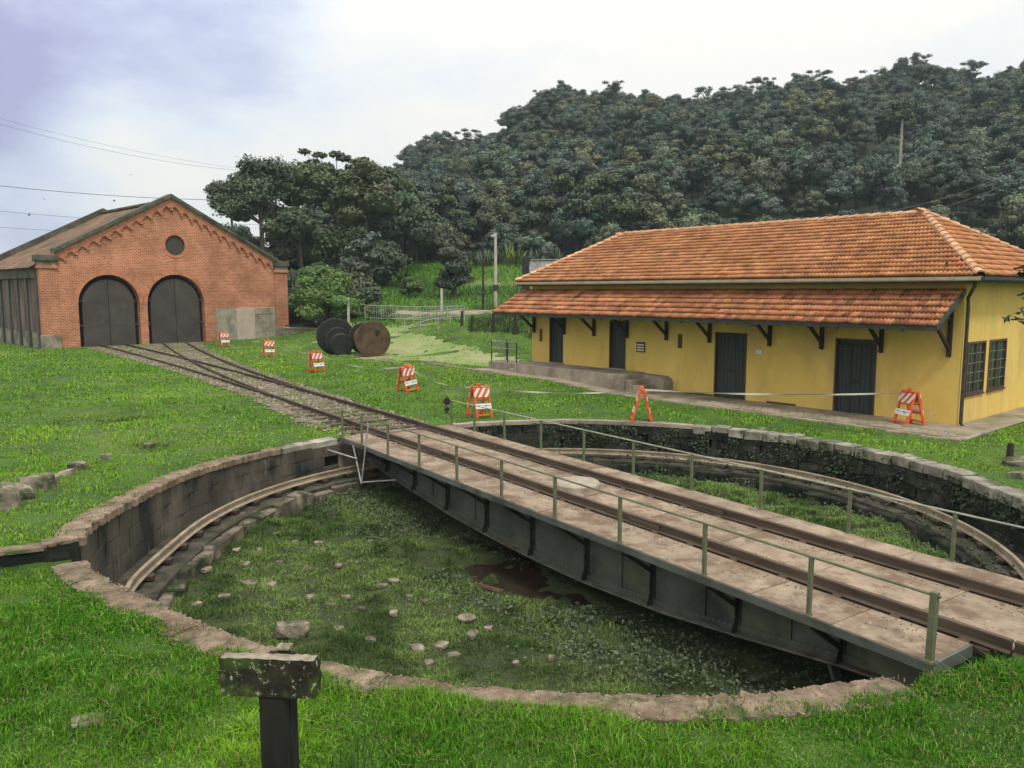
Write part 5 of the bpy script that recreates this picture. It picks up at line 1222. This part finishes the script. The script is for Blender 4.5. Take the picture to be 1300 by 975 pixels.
def build_hill():
    ys = np.arange(100, 285, 4.0); qs = np.linspace(-1.1, 1.3, 150); Y, Q = np.meshgrid(ys, qs, indexing='ij'); X = Q*Y; Z = hz(X, Y); n = len(qs)
    Z[0] = np.minimum(Z[0], terr(X[0], Y[0])-1.0)
    i, j = np.meshgrid(np.arange(len(ys)-1), np.arange(n-1), indexing='ij'); i = i.ravel(); j = j.ravel()
    F = np.c_[i*n+j, i*n+j+1, (i+1)*n+j+1, (i+1)*n+j]
    tag(link('hill', npmesh('hill', np.c_[X.ravel(), Y.ravel(), Z.ravel()], [F], 'hill', smooth=True)), 'steep forested hill rising behind the yellow house', kind='structure')
    # tree kinds
    rng = np.random.default_rng(21); kinds = []
    for s in range(9):
        H_ = rng.uniform(3.2, 5.0); Rr = rng.uniform(2.4, 3.6); z0 = rng.uniform(3.2, 4.4); lobes = dome_lobes(rng, Rr, H_, z0, 30, .92, .78)
        base = [(0.084, 0.114, 0.079), (0.109, 0.129, 0.079), (0.072, 0.104, 0.084), (0.134, 0.144, 0.074), (0.095, 0.122, 0.094), (0.079, 0.112, 0.074), (0.108, 0.119, 0.070), (0.087, 0.122, 0.098), (0.069, 0.102, 0.074)][s]
        V, F, Cc = cloud(rng, lobes, 5200, .17, base, .48, True, .6, .55, .6)
        tm = MB(); tm = trunk_mb(rng, lobes, z0-.3, .2, 5)
        tv = np.array([tuple(v) for v in tm.v]); quads = np.array([f for f in tm.f if len(f) == 4])
        VV = np.r_[V, tv]; me = npmesh('forest_tree', VV, [np.r_[F, quads+len(V)]], ['leaf', 'bark'], np.r_[Cc, np.ones((len(tv), 3))])
        mi = np.zeros(len(F)+len(quads), np.int32); mi[len(F):] = 1; me.polygons.foreach_set('material_index', mi)
        kinds.append(me)
    # planting
    pts = []
    y = 103.0
    while y < 240:
        st = 5.0
        for x in np.arange(-.75*y, .95*y, st): 
            xx = x+rng.uniform(-2.2, 2.2); yy = y+rng.uniform(-2.2, 2.2); p = 650+1010*xx/yy
            if p < 380 or p > 1520: continue
            pts.append((xx, yy, float(hz(xx, yy))))
        y += st
    P = np.array(pts); px = 650+1010*P[:, 0]/P[:, 1]; py = 369-1010*(P[:, 2]+7-CAMH)/P[:, 1]
    roof = np.where(px < 790, np.interp(px, [660, 790], [358, 303]), np.interp(px, [790, 1175, 1300], [303, 270, 322])); roof = np.where(px < 660, 400, roof)
    front = np.where(px < 500, 150, np.where(px < 545, 250, 400))
    vis = (px > 470) & (px < 1330) & (py < roof-2) & (py < front)
    order = np.argsort(np.where(vis, P[:, 1], 1e6)); chosen = set(order[:296].tolist())
    rest = []
    for i, (x, y, z) in enumerate(P):
        kd = int(rng.integers(9)); s = rng.uniform(.72, 1.22)*(1.0 if y < 222 else 1.05); sz_ = s*rng.uniform(.85, 1.15); a = rng.uniform(0, 6.28)
        if rng.random() < .06: s *= 1.2; sz_ *= 1.3
        if i in chosen:
            o = link('forest_tree', kinds[kd], None, (x, y, z-.6-2.2*(y < 112)), (0, 0, a), (s, s, sz_)); tag(o, 'dark green forest tree among the crowns covering the hill', 'tree', 'forest trees on the hill')
        else: rest.append((x, y, z-.6, kd, s, a))
    scatter('forest', np.array(rest), kinds, 'far upper forest canopy along the top of the hill')
    # open-crowned trees standing out on the ridge
    for i, pxx in enumerate(np.r_[np.linspace(488, 700, 9), np.linspace(735, 1330, 17)]+rng.uniform(-9, 9, 26)):
        yy = rng.uniform(214, 232); xx = (pxx-650)/1010*yy; zz = float(hz(xx, yy)); h_ = rng.uniform(8.5, 13)
        lb = [(rng.normal()*1.5, rng.normal()*1.3, h_-abs(rng.normal())*1.7, rng.uniform(.6, 1.15), rng.uniform(.6, .95)) for _ in range(16)]
        tree('ridge_tree', 'open-crowned tree standing up against the sky on the hill ridge', (xx, yy, zz-1.5), 1, 1, 1, 1, 1, 2600, .17, (.075, .095, .066), h_-2.5, .16, group='open trees on the ridge', seed=300+i, core=False, lobes=lb, shell=.8)
    # distant low hill at the far left
    ys = np.array([330., 360, 400, 430, 460]); xs = np.linspace(-460, 150, 120); Y, X = np.meshgrid(ys, xs, indexing='ij'); zz = np.array([0, 12, 19, 14, 0])[:, None]*(1+.25*np.sin(X*.021)+.16*np.sin(X*.11)+.08*np.sin(X*.37)); n = len(xs)
    i, j = np.meshgrid(np.arange(len(ys)-1), np.arange(n-1), indexing='ij'); i = i.ravel(); j = j.ravel()
    tag(link('distant_hill', npmesh('distant_hill', np.c_[X.ravel(), Y.ravel(), zz.ravel()], [np.c_[i*n+j, i*n+j+1, (i+1)*n+j+1, (i+1)*n+j]], 'hill', smooth=True)), 'low distant wooded ridge at the far left horizon', kind='structure')
build_hill()
def pos(px, Y): x = (px-650)/1010*Y*1.0; return (x, Y, tz(x, Y))
def build_trees():
    dg = (.062, .085, .048); mg = (.078, .105, .048); bg_ = (.10, .175, .040)
    # tall group behind the shed
    tree('tall_tree', 'tall airy dark tree rising right behind the shed roof at the left', pos(338, 84), 3.4, 8.0, 6.2, 26, 1.25, 11000, .19, dg, 6.0, .32, seed=1, core=False, shell=.8, var=.3, flat=.9)
    tree('tall_tree', 'broad dark tree behind and right of the airy tall tree', pos(395, 90), 4.2, 7.5, 5.5, 20, 1.7, 7000, .25, mg, 6, .34, seed=2)
    tree('cecropia_tree', 'thin umbrella tree with sparse leaf clusters topping the left tree group', pos(430, 92), 3.0, 3, 14.3, 12, .8, 2600, .26, (.075, .10, .055), 9.5, .18, seed=3, core=False, shell=.9, flat=.35, lobes=[(-3.3, 0, 13.4, 0.69, 0.5), (-2.4, .5, 12.4, 0.75, 0.5), (-1.6, 0, 13.0, 0.81, 0.5), (-.8, .4, 11.9, 0.75, 0.5), (.2, 0, 13.1, 0.88, 0.5), (1.2, -.3, 12.6, 0.88, 0.5), (2.0, .3, 11.7, 0.88, 0.5), (2.9, 0, 12.3, 1.00, 0.5), (3.6, 0, 11.3, 1.00, 0.5), (-1.8, 0, 11.0, 0.88, 0.5), (.5, .2, 11.0, 1.12, 0.5), (2.6, 0, 10.4, 1.25, 0.5)])
    tree('tall_tree', 'olive green tree filling the right side of the left tree group', pos(468, 88), 3.8, 7.0, 5.5, 20, 1.5, 7000, .24, (.088, .11, .052), 6, .3, seed=4)
    tree('tall_tree', 'dark round tree at the right end of the left tree group', pos(508, 92), 3.2, 6.0, 3.5, 16, 1.5, 6000, .24, dg, 4, .28, seed=5)
    tree('tall_tree', 'low dark tree between the shed corner and the bright bush', pos(318, 78), 2.6, 4.5, 2.5, 12, 1.4, 5000, .22, dg, 3, .25, seed=6)
    tree('tall_tree', 'dark tree directly above the bright green bush', pos(385, 80), 3.6, 4.5, 3.2, 16, 1.35, 6000, .22, (.066, .092, .046), 4, .25, seed=7)
    tree('silver_leaf_tree', 'dark slender tree with pale silvery leaf tips behind the drums', pos(468, 74), 1.9, 4.6, 2.4, 12, .9, 2600, .24, (.085, .105, .085), 4, .16, seed=8, core=True)
    tree('tall_tree', 'dark understorey tree right of the silvery slender tree', pos(492, 80), 1.9, 3.6, 1.0, 10, 1.1, 3600, .2, (.055, .075, .04), 2.6, .2, seed=9)
    tree('bright_bush', 'big rounded light green bushy tree in front of the dark trees by the shed', pos(416, 64), 3.2, 4.0, .9, 34, 1.0, 15000, .13, bg_, 1.4, .15, seed=10, var=.22)
    tree('dark_small_tree', 'small dark tree with short thick trunk standing alone on the green slope', pos(576, 72), 1.35, 4.4, 1.0, 18, .78, 6000, .15, (.050, .066, .040), 2.1, .24, seed=11)
    for i, (px, Y, R_, H_, z0, c, lab) in enumerate(((300, 90, 2.4, 4.0, 1.8, dg, 'dark tree mostly hidden behind the right roof slope of the shed'), (352, 88, 3.0, 5.0, 1.2, dg, 'dark dense tree under the airy tall tree'), (420, 86, 3.2, 5.2, 1.0, mg, 'leafy mid green tree behind the bright green bush'), (455, 84, 2.6, 4.6, .8, (.07, .10, .042), 'leafy tree with low crown just right of the bright bush'), (445, 96, 4.0, 6.0, 6.0, mg, 'high round tree under the umbrella tree'), (300, 100, 3.2, 5.5, 5.5, dg, 'dark tree farthest left beside the shed roof'), (500, 98, 3.6, 6.0, 5.5, mg, 'tall round tree at the right shoulder of the left group'), (530, 100, 3.0, 5.0, 3.0, dg, 'lower dark tree where the left group meets the hill'), (385, 73, 2.2, 3.6, .4, dg, 'dark thicket tree low between the shed corner and the bright bush'), (452, 72, 2.0, 3.6, .4, dg, 'dark thicket tree low between the bright bush and the silvery tree'), (350, 76, 2.2, 4.2, .6, dg, 'dark thicket tree low right behind the shed gable corner'))):
        tree('dense_tree', lab, pos(px, Y), R_, H_, z0, 18, 1.25, 6500, .2, c, max(z0, 1.5), .22, seed=110+i)
    for i, (px, Y, s, c, lab) in enumerate(((452, 63.5, .8, (.11, .17, .04), 'small bright green shrub right behind the drums'), (475, 63.0, .7, (.10, .15, .05), 'loose pale green shrub beside the concrete post'), (495, 62.6, .5, (.09, .14, .04), 'low green shrub at the balustrade left end'), (520, 74, 1.0, (.075, .11, .035), 'dark fern-like shrub on the slope left of the small dark tree'))):
        tree('shrub', lab, pos(px, Y), 1.0*s, 1.3*s, .35*s, 9, .5*s, 1500, .11, c, .4*s, .05, seed=20+i, cat='shrub')
    for i, (px, Y, R_, H_, z0, c, lab) in enumerate(((715, 108, 3.4, 6.5, 5.5, (0.084, 0.107, 0.052), 'loose olive tree at the foot of the hill left of the roof'), (765, 106, 4.0, 6.0, 5.5, (0.080, 0.113, 0.052), 'broad olive tree standing behind the left end of the roof ridge'), (812, 110, 3.2, 6.0, 5.0, (0.109, 0.128, 0.080), 'pale leaved tree behind the roof ridge right of the broad olive tree'), (568, 108, 1.7, 7, 4.5, (0.090, 0.116, 0.058), 'narrow tall tree at the hill foot above the small dark tree'), (640, 112, 2.6, 3.6, 2.6, (0.087, 0.116, 0.052), 'low round tree above the poles at the hill foot'), (600, 110, 2.6, 3.5, 2.4, (0.065, 0.090, 0.052), 'dark low tree at the hill foot left of the poles'), (538, 104, 2.6, 4.6, 2.6, (0.084, 0.119, 0.051), 'green tree at the left end of the meadow top'), (680, 108, 2.4, 4.0, 3.2, (0.067, 0.090, 0.052), 'dark tree behind the outbuilding roof'), (860, 112, 3.0, 4.2, 4, (0.072, 0.099, 0.052), 'dark round tree just over the middle of the roof'))):
        tree('hill_foot_tree', lab, pos(px, Y), R_, H_, z0, 14, R_*.40, 4800, .26, c, z0, .22, seed=40+i, core=i not in (0, 1, 3), shell=.6)
    # tall pale trunks on the hill
    for i, (px, py0, Y, hgt, c, lab) in enumerate(((1140, 255, 128, 17.5, (.07, .085, .045), 'tall pale trunked tree with ragged crown rising over the hip of the roof'), (925, 282, 125, 12.5, (.085, .10, .035), 'thin trunked tree with flat yellowish crown over the roof'), (1222, 290, 122, 13.5, (.065, .08, .05), 'slim palm-like tree with drooping crown at the right above the roof'))):
        p = gpt(px, py0, Y); rr = 1.5 if i != 1 else 3.0
        lob = [(rr*math.cos(a)*.8, rr*math.sin(a)*.8, hgt-abs(math.sin(a*2))*(1.8 if i != 1 else .5), rr*.5, .5 if i == 1 else .9) for a in np.arange(0, 6.28, .8)]
        tree('pale_trunk_tree', lab, (p.x, p.y, p.z-3), rr, 2, hgt, 8, .7, 1700, .3, c, hgt-.2, .28, seed=60+i, core=False, bark='palebark', lobes=lob, shell=.7)
    # spiky dracaenas on top of the meadow
    for i, (px, Y, s, c, lab) in enumerate(((655, 96, 1.3, (.22, .30, .07), 'bright yellow-green spiky plant on the meadow top'), (618, 96, 1.1, (.13, .16, .10), 'pale grey-green spiky plants left of the poles on the meadow top'), (632, 98, .9, (.11, .14, .09), 'grey-green spiky plant just behind the pale pole'), (680, 96, 1.1, (.12, .15, .10), 'grey-green spiky plant left of the outbuilding roof'), (700, 100, 1.0, (.13, .16, .11), 'grey spiky plant above the corrugated roof'), (604, 97, .9, (.10, .13, .08), 'small grey-green spiky plant at the left of the spiky row'), (515, 80, .9, (.05, .08, .03), 'dark arching cycad-like plant on the slope'))):
        x, y, z = pos(px, Y); rng = np.random.default_rng(80+i); V = []; F = []
        for k in range(64):
            a = rng.uniform(0, 6.283); el = rng.uniform(.35, 1.4); l = s*rng.uniform(1.3, 2.3); b = rng.uniform(.2, 1.2)*s
            d = np.array([math.cos(a)*math.cos(el), math.sin(a)*math.cos(el), math.sin(el)]); q = np.array([-math.sin(a), math.cos(a), 0])*.07*s; o = np.array([rng.normal()*.5*s, rng.normal()*.3*s, b*.5]); n = len(V)
            e = o+d*l-np.array([0, 0, .25*l*math.cos(el)]); m_ = o+d*l*.5
            V += [o-q*.6, o+q*.6, m_+q, m_-q, e]; F += [(n, n+1, n+2, n+3)]
            F2 = (n+3, n+2, n+4); F.append((n+3, n+2, n+4, n+4)[:3])
        t = thing('spiky_plant', lab, 'plant', (x, y, z)); Q = np.array([f for f in F if len(f) == 4]); T = np.array([f for f in F if len(f) == 3])
        link('leaf_rosette', npmesh('leaf_rosette', V, [Q, T], 'leaf', np.array(c)*np.repeat(rng.uniform(.6, 1.3, (64, 1)), 5, 0)), t); MB().tube([(0, 0, -.3), (0, 0, .9*s)], .12*s, 6, .08*s).build('trunk', 'bark', t)
    # tree outside the frame whose twigs reach in at the right edge
    lobes = [(-1.75, -.35, 4.15, .16, .8), (-1.62, -.3, 4.27, .18, .8), (-1.7, -.1, 3.55, .13, .6), (-1.55, -.1, 3.5, .18, .6), (-1.4, 0, 3.6, .2, .6), (-1.2, 0, 3.9, .3, .7), (-.8, 0, 4.4, .5, .8), (0, 0, 5, .8, .8), (.6, .2, 5.2, .9, .8), (-.3, .5, 5.4, .7, .8), (.4, -.4, 4.6, .7, .8)]
    lobes = [(x-1.72*(x < -.5)-.1, y-.4*(x < -.5), z, q*1.1, f) for x, y, z, q, f in lobes]+[(-2.2, -.3, 4.3, .4, .7)]
    tree('overhanging_tree', 'leafy dark twigs of a tree reaching in at the right edge before the end wall', (10.72, 12.0, tz(10.72, 12.0)), 1, 1, 4, 8, .4, 1300, .075, (.030, .048, .022), 3.6, .09, seed=90, core=False, lobes=lobes, shell=.9, asp=.4)
    # planted bank left of the house, dark strappy groundcover
    rng = np.random.default_rng(5); poly = np.array([(-2.9, 51.6), (2.0, 48.6), (3.8, 48.4), (4.5, 55), (-3.0, 57.5)]); N = 6500
    P = np.c_[rng.uniform(-3.5, 5, N*2), rng.uniform(48, 58, N*2)]; P = P[inpoly(P[:, 0], P[:, 1], poly)][:N]
    V, F, Cc = blades(P, terr(P[:, 0], P[:, 1])+.02, rng.uniform(.14, .36, len(P))*(1+.9*vnoise(P[:, 0], P[:, 1], .9)), .05, np.array([.062, .105, .034])*rng.uniform(.3, 1.9, (len(P), 1)), .8, rng)
    tag(link('bank_plants', npmesh('bank_plants', V, F, 'blade', Cc)), 'dark strappy plants covering the bank left of the yellow house', kind='stuff')
def blades(P, z, h, w, col, lean, rng):
    n = len(P); a = rng.uniform(0, 6.283, n); la = rng.uniform(0, 6.283, n); le = np.abs(rng.normal(size=n))*lean
    q = np.c_[np.cos(a), np.sin(a), np.zeros(n)]*(np.ones(n)*w)[:, None]*.5; d = np.c_[np.cos(la)*le, np.sin(la)*le, np.zeros(n)]
    b = np.c_[P[:, 0], P[:, 1], z]; hh = np.asarray(h)[:, None]; k = np.array([0, 0, 1.0])
    m_ = b+k*hh*.55+d*hh*.35; t = b+k*hh*(1-.25*np.minimum(le, 1.5)[:, None])+d*hh*1.1
    V = np.stack([b-q, b+q, m_+q*.8, m_-q*.8, t], 1).reshape(-1, 3); o = 5*np.arange(n)[:, None]
    return V, [np.concatenate([o+np.array([[0, 1, 2, 3]])]), o+np.array([[3, 2, 4]])], np.repeat(col, 5, 0)
build_trees()

# ------------------------------------------------------------------ grass
def lawn_mask(x, y):
    r = np.hypot(x-C[0], y-C[1]); phi = np.degrees(np.arctan2(y-C[1], x-C[0])); u, v = blocal(x, y); s, o = hlocal(x, y); ss, tt = slocal(x, y)
    edge = vnoise(x, y, 2.3)*.16
    ok = r > RP+rb(phi)+np.where((phi > -150) & (phi < -72), .27, np.where((phi >= -72) & (phi < -40), .16, .28))+edge+np.where((phi > 45) & (phi < 115), -.12, 0)
    ok &= ~((np.abs(v) < 1.25) & (u > 8))
    ok &= ~((o > -9) & (o < 2.40+np.clip(1.5-s, 0, 3)*.12-.5*sm(20, 27, s)) & (s > -1.2) & (s < 21.2) & ~((o < 0) & (s > 19)))
    ok &= ~inpoly(x+edge*2.5+.3*vnoise(x, y, .9), y+edge, GP) | (vnoise(x+3, y, 1.3)+.5*vnoise(x, y, 3.7) > .06)
    ok &= ~((tt > -.3) & (ss > -.5) & (ss < SW+.5))
    ok &= ~(inpoly(x+edge*4, y, np.array(PATH)) & (vnoise(x, y, .8) < .25) & (vnoise(x*7.3, y*7.3, 9) < .12)) & ~inpoly(x, y, np.array(ROAD))
    return ok
def grasscol(x, y, n, rng):
    g = sm(-.30, .30, vnoise(x, y, .22)+.5*vnoise(x+20, y, .9))[:, None]
    c = np.array([.058, .180, .009])*(1-g)+np.array([.165, .335, .020])*g
    far = sm(10, 15, y)[:, None]; c = c*(1-far)+far*(np.array([.120, .275, .014])*(1-g)+np.array([.20, .365, .026])*g)
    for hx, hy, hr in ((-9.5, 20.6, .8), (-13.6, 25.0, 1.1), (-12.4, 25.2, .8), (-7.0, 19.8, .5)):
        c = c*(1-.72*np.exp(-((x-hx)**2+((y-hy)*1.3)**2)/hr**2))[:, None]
    c = c*np.clip(1+rng.normal(size=(n, 1))*np.where(y < 10, .32, .20)[:, None], .3, 1.6); glint = rng.random(n) < .12; c[glint] = np.array([.24, .37, .08])*rng.uniform(.7, 1.15, (glint.sum(), 1)); dry = rng.random(n) < .05+.10*sm(.1, .4, vnoise(x+7, y+3, .6)); c[dry] = np.array([.26, .24, .10])*rng.uniform(.6, 1.2, (dry.sum(), 1)); return c  # scattered paler blades have light glints put into their colour; others are dry straw
def build_grass():
    rng = np.random.default_rng(17); N = 540000
    yy = (5.0**.3+rng.random(N)*(62**.3-5.0**.3))**(1/.3); xx = rng.uniform(-1, 1.15, N)*(yy*.78+2.5)
    M2 = 230000; y2 = rng.uniform(4.9, 10.8, M2); yy = np.r_[yy, y2]; xx = np.r_[xx, rng.uniform(-1, 1, M2)*(y2*.72+1.2)]
    hole = vnoise(xx, yy, 1.7)+.6*vnoise(xx+3, yy+9, 4.5)
    ok = lawn_mask(xx, yy) & (hole > -.62)
    xx, yy = xx[ok], yy[ok]; n = len(xx); tuft = np.clip(.75+1.1*vnoise(xx, yy, 1.4)+.7*vnoise(xx+40, yy, 4.1), .3, 1.7)
    h = tuft*rng.uniform(.034, .082, n)*(1+1.25*(1-sm(8.0, 10.5, yy)))*np.clip((yy/12)**.3, 1, 1.5); w = .0085*np.clip(yy/6, 1, 7)
    h = h*np.where((np.hypot(xx-C[0], yy-C[1]) < 9.4), .75, 1)
    V, F, Cc = blades(np.c_[xx, yy], terr(xx, yy)-.01, h, w, grasscol(xx, yy, n, rng), .75, rng)
    tag(link('lawn_grass', npmesh('lawn_grass', V, F, 'blade', Cc)), 'bright green grass blades over the lawns round the pit', kind='stuff')
    # meadow slope, longer tussocks
    N = 26000; yy = rng.uniform(58, 108, N); xx = rng.uniform(-20, 14, N); ok = (terr(xx, yy) > 1.2) & ~inpoly(xx, yy, np.array(ROAD)) & (vnoise(xx, yy, .35) > -.3); xx, yy = xx[ok], yy[ok]; n = len(xx)
    g = sm(-.25, .3, vnoise(xx, yy, .16))[:, None]; c = (np.array([.055, .13, .016])*(1-g)+np.array([.125, .27, .032])*g)*rng.uniform(.6, 1.3, (n, 1))
    V, F, Cc = blades(np.c_[xx, yy], terr(xx, yy)-.02, rng.uniform(.18, .5, n), .09, c, .7, rng)
    tag(link('meadow_grass', npmesh('meadow_grass', V, F, 'blade', Cc)), 'longer green grass on the meadow slope behind the fences', kind='stuff')
    # pit floor grass
    N = 260000; r = 7.35*np.sqrt(rng.random(N)); a = rng.uniform(-np.pi, np.pi, N); rr = r+rb(np.degrees(a))*r/7.35; xx = C[0]+rr*np.cos(a); yy = C[1]+rr*np.sin(a); u, v = blocal(xx, yy)
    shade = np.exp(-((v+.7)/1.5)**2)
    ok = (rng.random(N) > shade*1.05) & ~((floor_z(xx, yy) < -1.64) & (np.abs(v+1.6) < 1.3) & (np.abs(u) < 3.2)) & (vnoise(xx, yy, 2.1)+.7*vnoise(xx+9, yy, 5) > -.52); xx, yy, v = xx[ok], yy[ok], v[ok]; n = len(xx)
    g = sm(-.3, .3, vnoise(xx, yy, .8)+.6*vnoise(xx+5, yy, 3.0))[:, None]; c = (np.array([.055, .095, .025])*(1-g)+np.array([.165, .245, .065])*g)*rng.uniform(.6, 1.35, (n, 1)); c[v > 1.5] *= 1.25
    h = rng.uniform(.04, .12, n)*np.clip(.8+1.5*vnoise(xx, yy, 3.2), .3, 1.8)
    V, F, Cc = blades(np.c_[xx, yy], floor_z(xx, yy)-.01, h, .011*np.clip(np.hypot(xx, yy)/10, 1, 2.2), c, .9, rng)
    tag(link('pit_grass', npmesh('pit_grass', V, F, 'blade', Cc)), 'short olive green weeds and grass over the pit floor', kind='stuff')
    # broad-leaved dark weeds in the damp by the bridge and on the ledge
    N = 15000; uu = rng.uniform(-7, 7.2, N); vv = np.where(rng.random(N) < .8, -2.1+rng.normal(size=N)*.75, rng.uniform(-1, 1.5, N)); xx = C[0]+U[0]*uu+NV[0]*vv; yy = C[1]+U[1]*uu+NV[1]*vv
    keep = (np.hypot(xx-C[0], yy-C[1]) < 7.3) & (vnoise(xx, yy, 1.3) > -.12) & ~((np.abs(uu+.2) < 2.2) & (np.abs(vv+1.9) < .75)); xx, yy = xx[keep], yy[keep]
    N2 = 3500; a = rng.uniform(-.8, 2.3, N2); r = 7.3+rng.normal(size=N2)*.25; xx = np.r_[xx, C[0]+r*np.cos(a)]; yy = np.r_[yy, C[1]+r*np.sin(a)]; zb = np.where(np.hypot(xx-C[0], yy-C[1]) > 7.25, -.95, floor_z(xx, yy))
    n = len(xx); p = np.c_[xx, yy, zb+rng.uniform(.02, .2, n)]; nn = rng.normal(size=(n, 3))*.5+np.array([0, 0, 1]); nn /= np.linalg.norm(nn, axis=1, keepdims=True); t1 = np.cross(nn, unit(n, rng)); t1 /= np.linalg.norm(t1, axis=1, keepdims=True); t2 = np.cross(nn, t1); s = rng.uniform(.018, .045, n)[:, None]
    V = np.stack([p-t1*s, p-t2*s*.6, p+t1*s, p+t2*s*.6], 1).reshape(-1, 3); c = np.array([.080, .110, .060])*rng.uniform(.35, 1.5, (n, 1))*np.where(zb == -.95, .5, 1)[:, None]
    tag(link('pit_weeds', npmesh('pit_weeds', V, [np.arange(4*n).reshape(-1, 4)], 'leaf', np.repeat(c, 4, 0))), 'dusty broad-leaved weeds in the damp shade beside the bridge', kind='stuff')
    # moss, ferns and roots hanging on the far wall
    N = 9000; ph = rng.uniform(-42, 111, N); zz = rng.uniform(-1.05, -.06, N); keep = vnoise(ph*.35, zz*4, 1.0)+.5*vnoise(ph*1.2, zz*9, 1.0) > .02; ph, zz = ph[keep], zz[keep]; n = len(ph)
    rr = RP+.0-np.abs(rng.normal(size=n))*.05; a = np.radians(ph); p = np.c_[C[0]+rr*np.cos(a), C[1]+rr*np.sin(a), zz]
    nn = np.c_[-np.cos(a), -np.sin(a), np.full(n, .5)]+rng.normal(size=(n, 3))*.5; nn /= np.linalg.norm(nn, axis=1, keepdims=True); t1 = np.cross(nn, unit(n, rng)); t1 /= np.linalg.norm(t1, axis=1, keepdims=True); t2 = np.cross(nn, t1); s = rng.uniform(.02, .06, n)[:, None]
    V = np.stack([p-t1*s, p-t2*s*.6, p+t1*s, p+t2*s*.6], 1).reshape(-1, 3); c = np.array([.026, .038, .018])*rng.uniform(.4, 2.2, (n, 1))
    tag(link('wall_moss', npmesh('wall_moss', V, [np.arange(4*n).reshape(-1, 4)], 'leaf', np.repeat(c, 4, 0))), 'dark moss and small ferns hanging on the far pit wall', kind='stuff')
    # grit and dead leaves on the bridge deck
    N = 2600; uu = rng.uniform(-8.2, 8.1, N); side = rng.integers(0, 4, N); vv = np.choose(side, [-.97, -.64, .64, .97])+np.choose(side, [-1, 1, -1, 1])*np.abs(rng.normal(size=N))*.16; k = vnoise(uu, vv*3, 1.4) > -.15; uu, vv = uu[k], vv[k]
    P = C+uu[:, None]*U+vv[:, None]*NV; pebbles('deck_grit', P, np.full(len(P), .004), .004, .016, 'rusty grit and crumbs lying along the rails on the bridge deck', 'grit')
    # crumbs and weeds on the worn coping
    N = 2600; ph = rng.uniform(-150, -72, N); ph[:900] = rng.uniform(150, 208, 900); ph = (ph+180) % 360-180; rr = RP+rb(ph)-.02+np.abs(rng.normal(size=N))*.22; a = np.radians(ph)
    P = np.c_[C[0]+rr*np.cos(a), C[1]+rr*np.sin(a)]; pebbles('coping_crumbs', P, zc(ph)+.04, .005, .014, 'mortar crumbs and grit lying on the worn pit coping', 'crumb')
    N = 5200; ph = rng.uniform(-150, -73, N); ph[:2000] = rng.uniform(145, 208, 2000); ph = (ph+180) % 360-180; rr = RP+rb(ph)+rng.uniform(.02, .42, N); a = np.radians(ph); X = C[0]+rr*np.cos(a); Y = C[1]+rr*np.sin(a)
    k = vnoise(X, Y, 2.6)+.8*vnoise(X+4, Y, 7)+.5*(rr-RP-rb(ph)-.25) > .22; X, Y, ph = X[k], Y[k], ph[k]
    V, F, Cc = blades(np.c_[X, Y], zc(ph)+.03, rng.uniform(.025, .09, len(X)), .009, np.array([.09, .17, .03])*rng.uniform(.5, 1.4, (len(X), 1)), .9, rng)
    tag(link('coping_weeds', npmesh('coping_weeds', V, F, 'blade', Cc)), 'tufts of grass growing in the cracks of the pit coping', kind='stuff')
    # a few tall blades beside the sign
    P = np.c_[-1.25+rng.normal(size=60)*.16, 5.75+rng.normal(size=60)*.18]; V, F, Cc = blades(P, terr(P[:, 0], P[:, 1]), rng.uniform(.3, .75, 60), .012, np.array([.05, .11, .02])*rng.uniform(.6, 1.2, (60, 1)), .55, rng)
    tag(link('tall_grass', npmesh('tall_grass', V, F, 'blade', Cc)), 'tuft of tall grass blades right of the wooden sign post', 'grass tuft', kind='stuff')
build_grass()

# ------------------------------------------------------------------ thin damp air
def build_haze():
    m = bpy.data.materials.new('haze'); m.use_nodes = True; nt = m.node_tree; nt.nodes.clear()
    o = nt.nodes.new('ShaderNodeOutputMaterial'); v = nt.nodes.new('ShaderNodeVolumePrincipled')
    v.inputs['Color'].default_value = (.74, .92, 1.0, 1); v.inputs['Density'].default_value = .00032; v.inputs['Anisotropy'].default_value = 0.0
    nt.links.new(v.outputs[0], o.inputs['Volume']); MT['haze'] = m
    h = MB().box(-560, 560, -560, 560, -3.2, 110).build('haze', 'haze'); tag(h, 'thin damp air over the valley', kind='stuff')
build_haze()
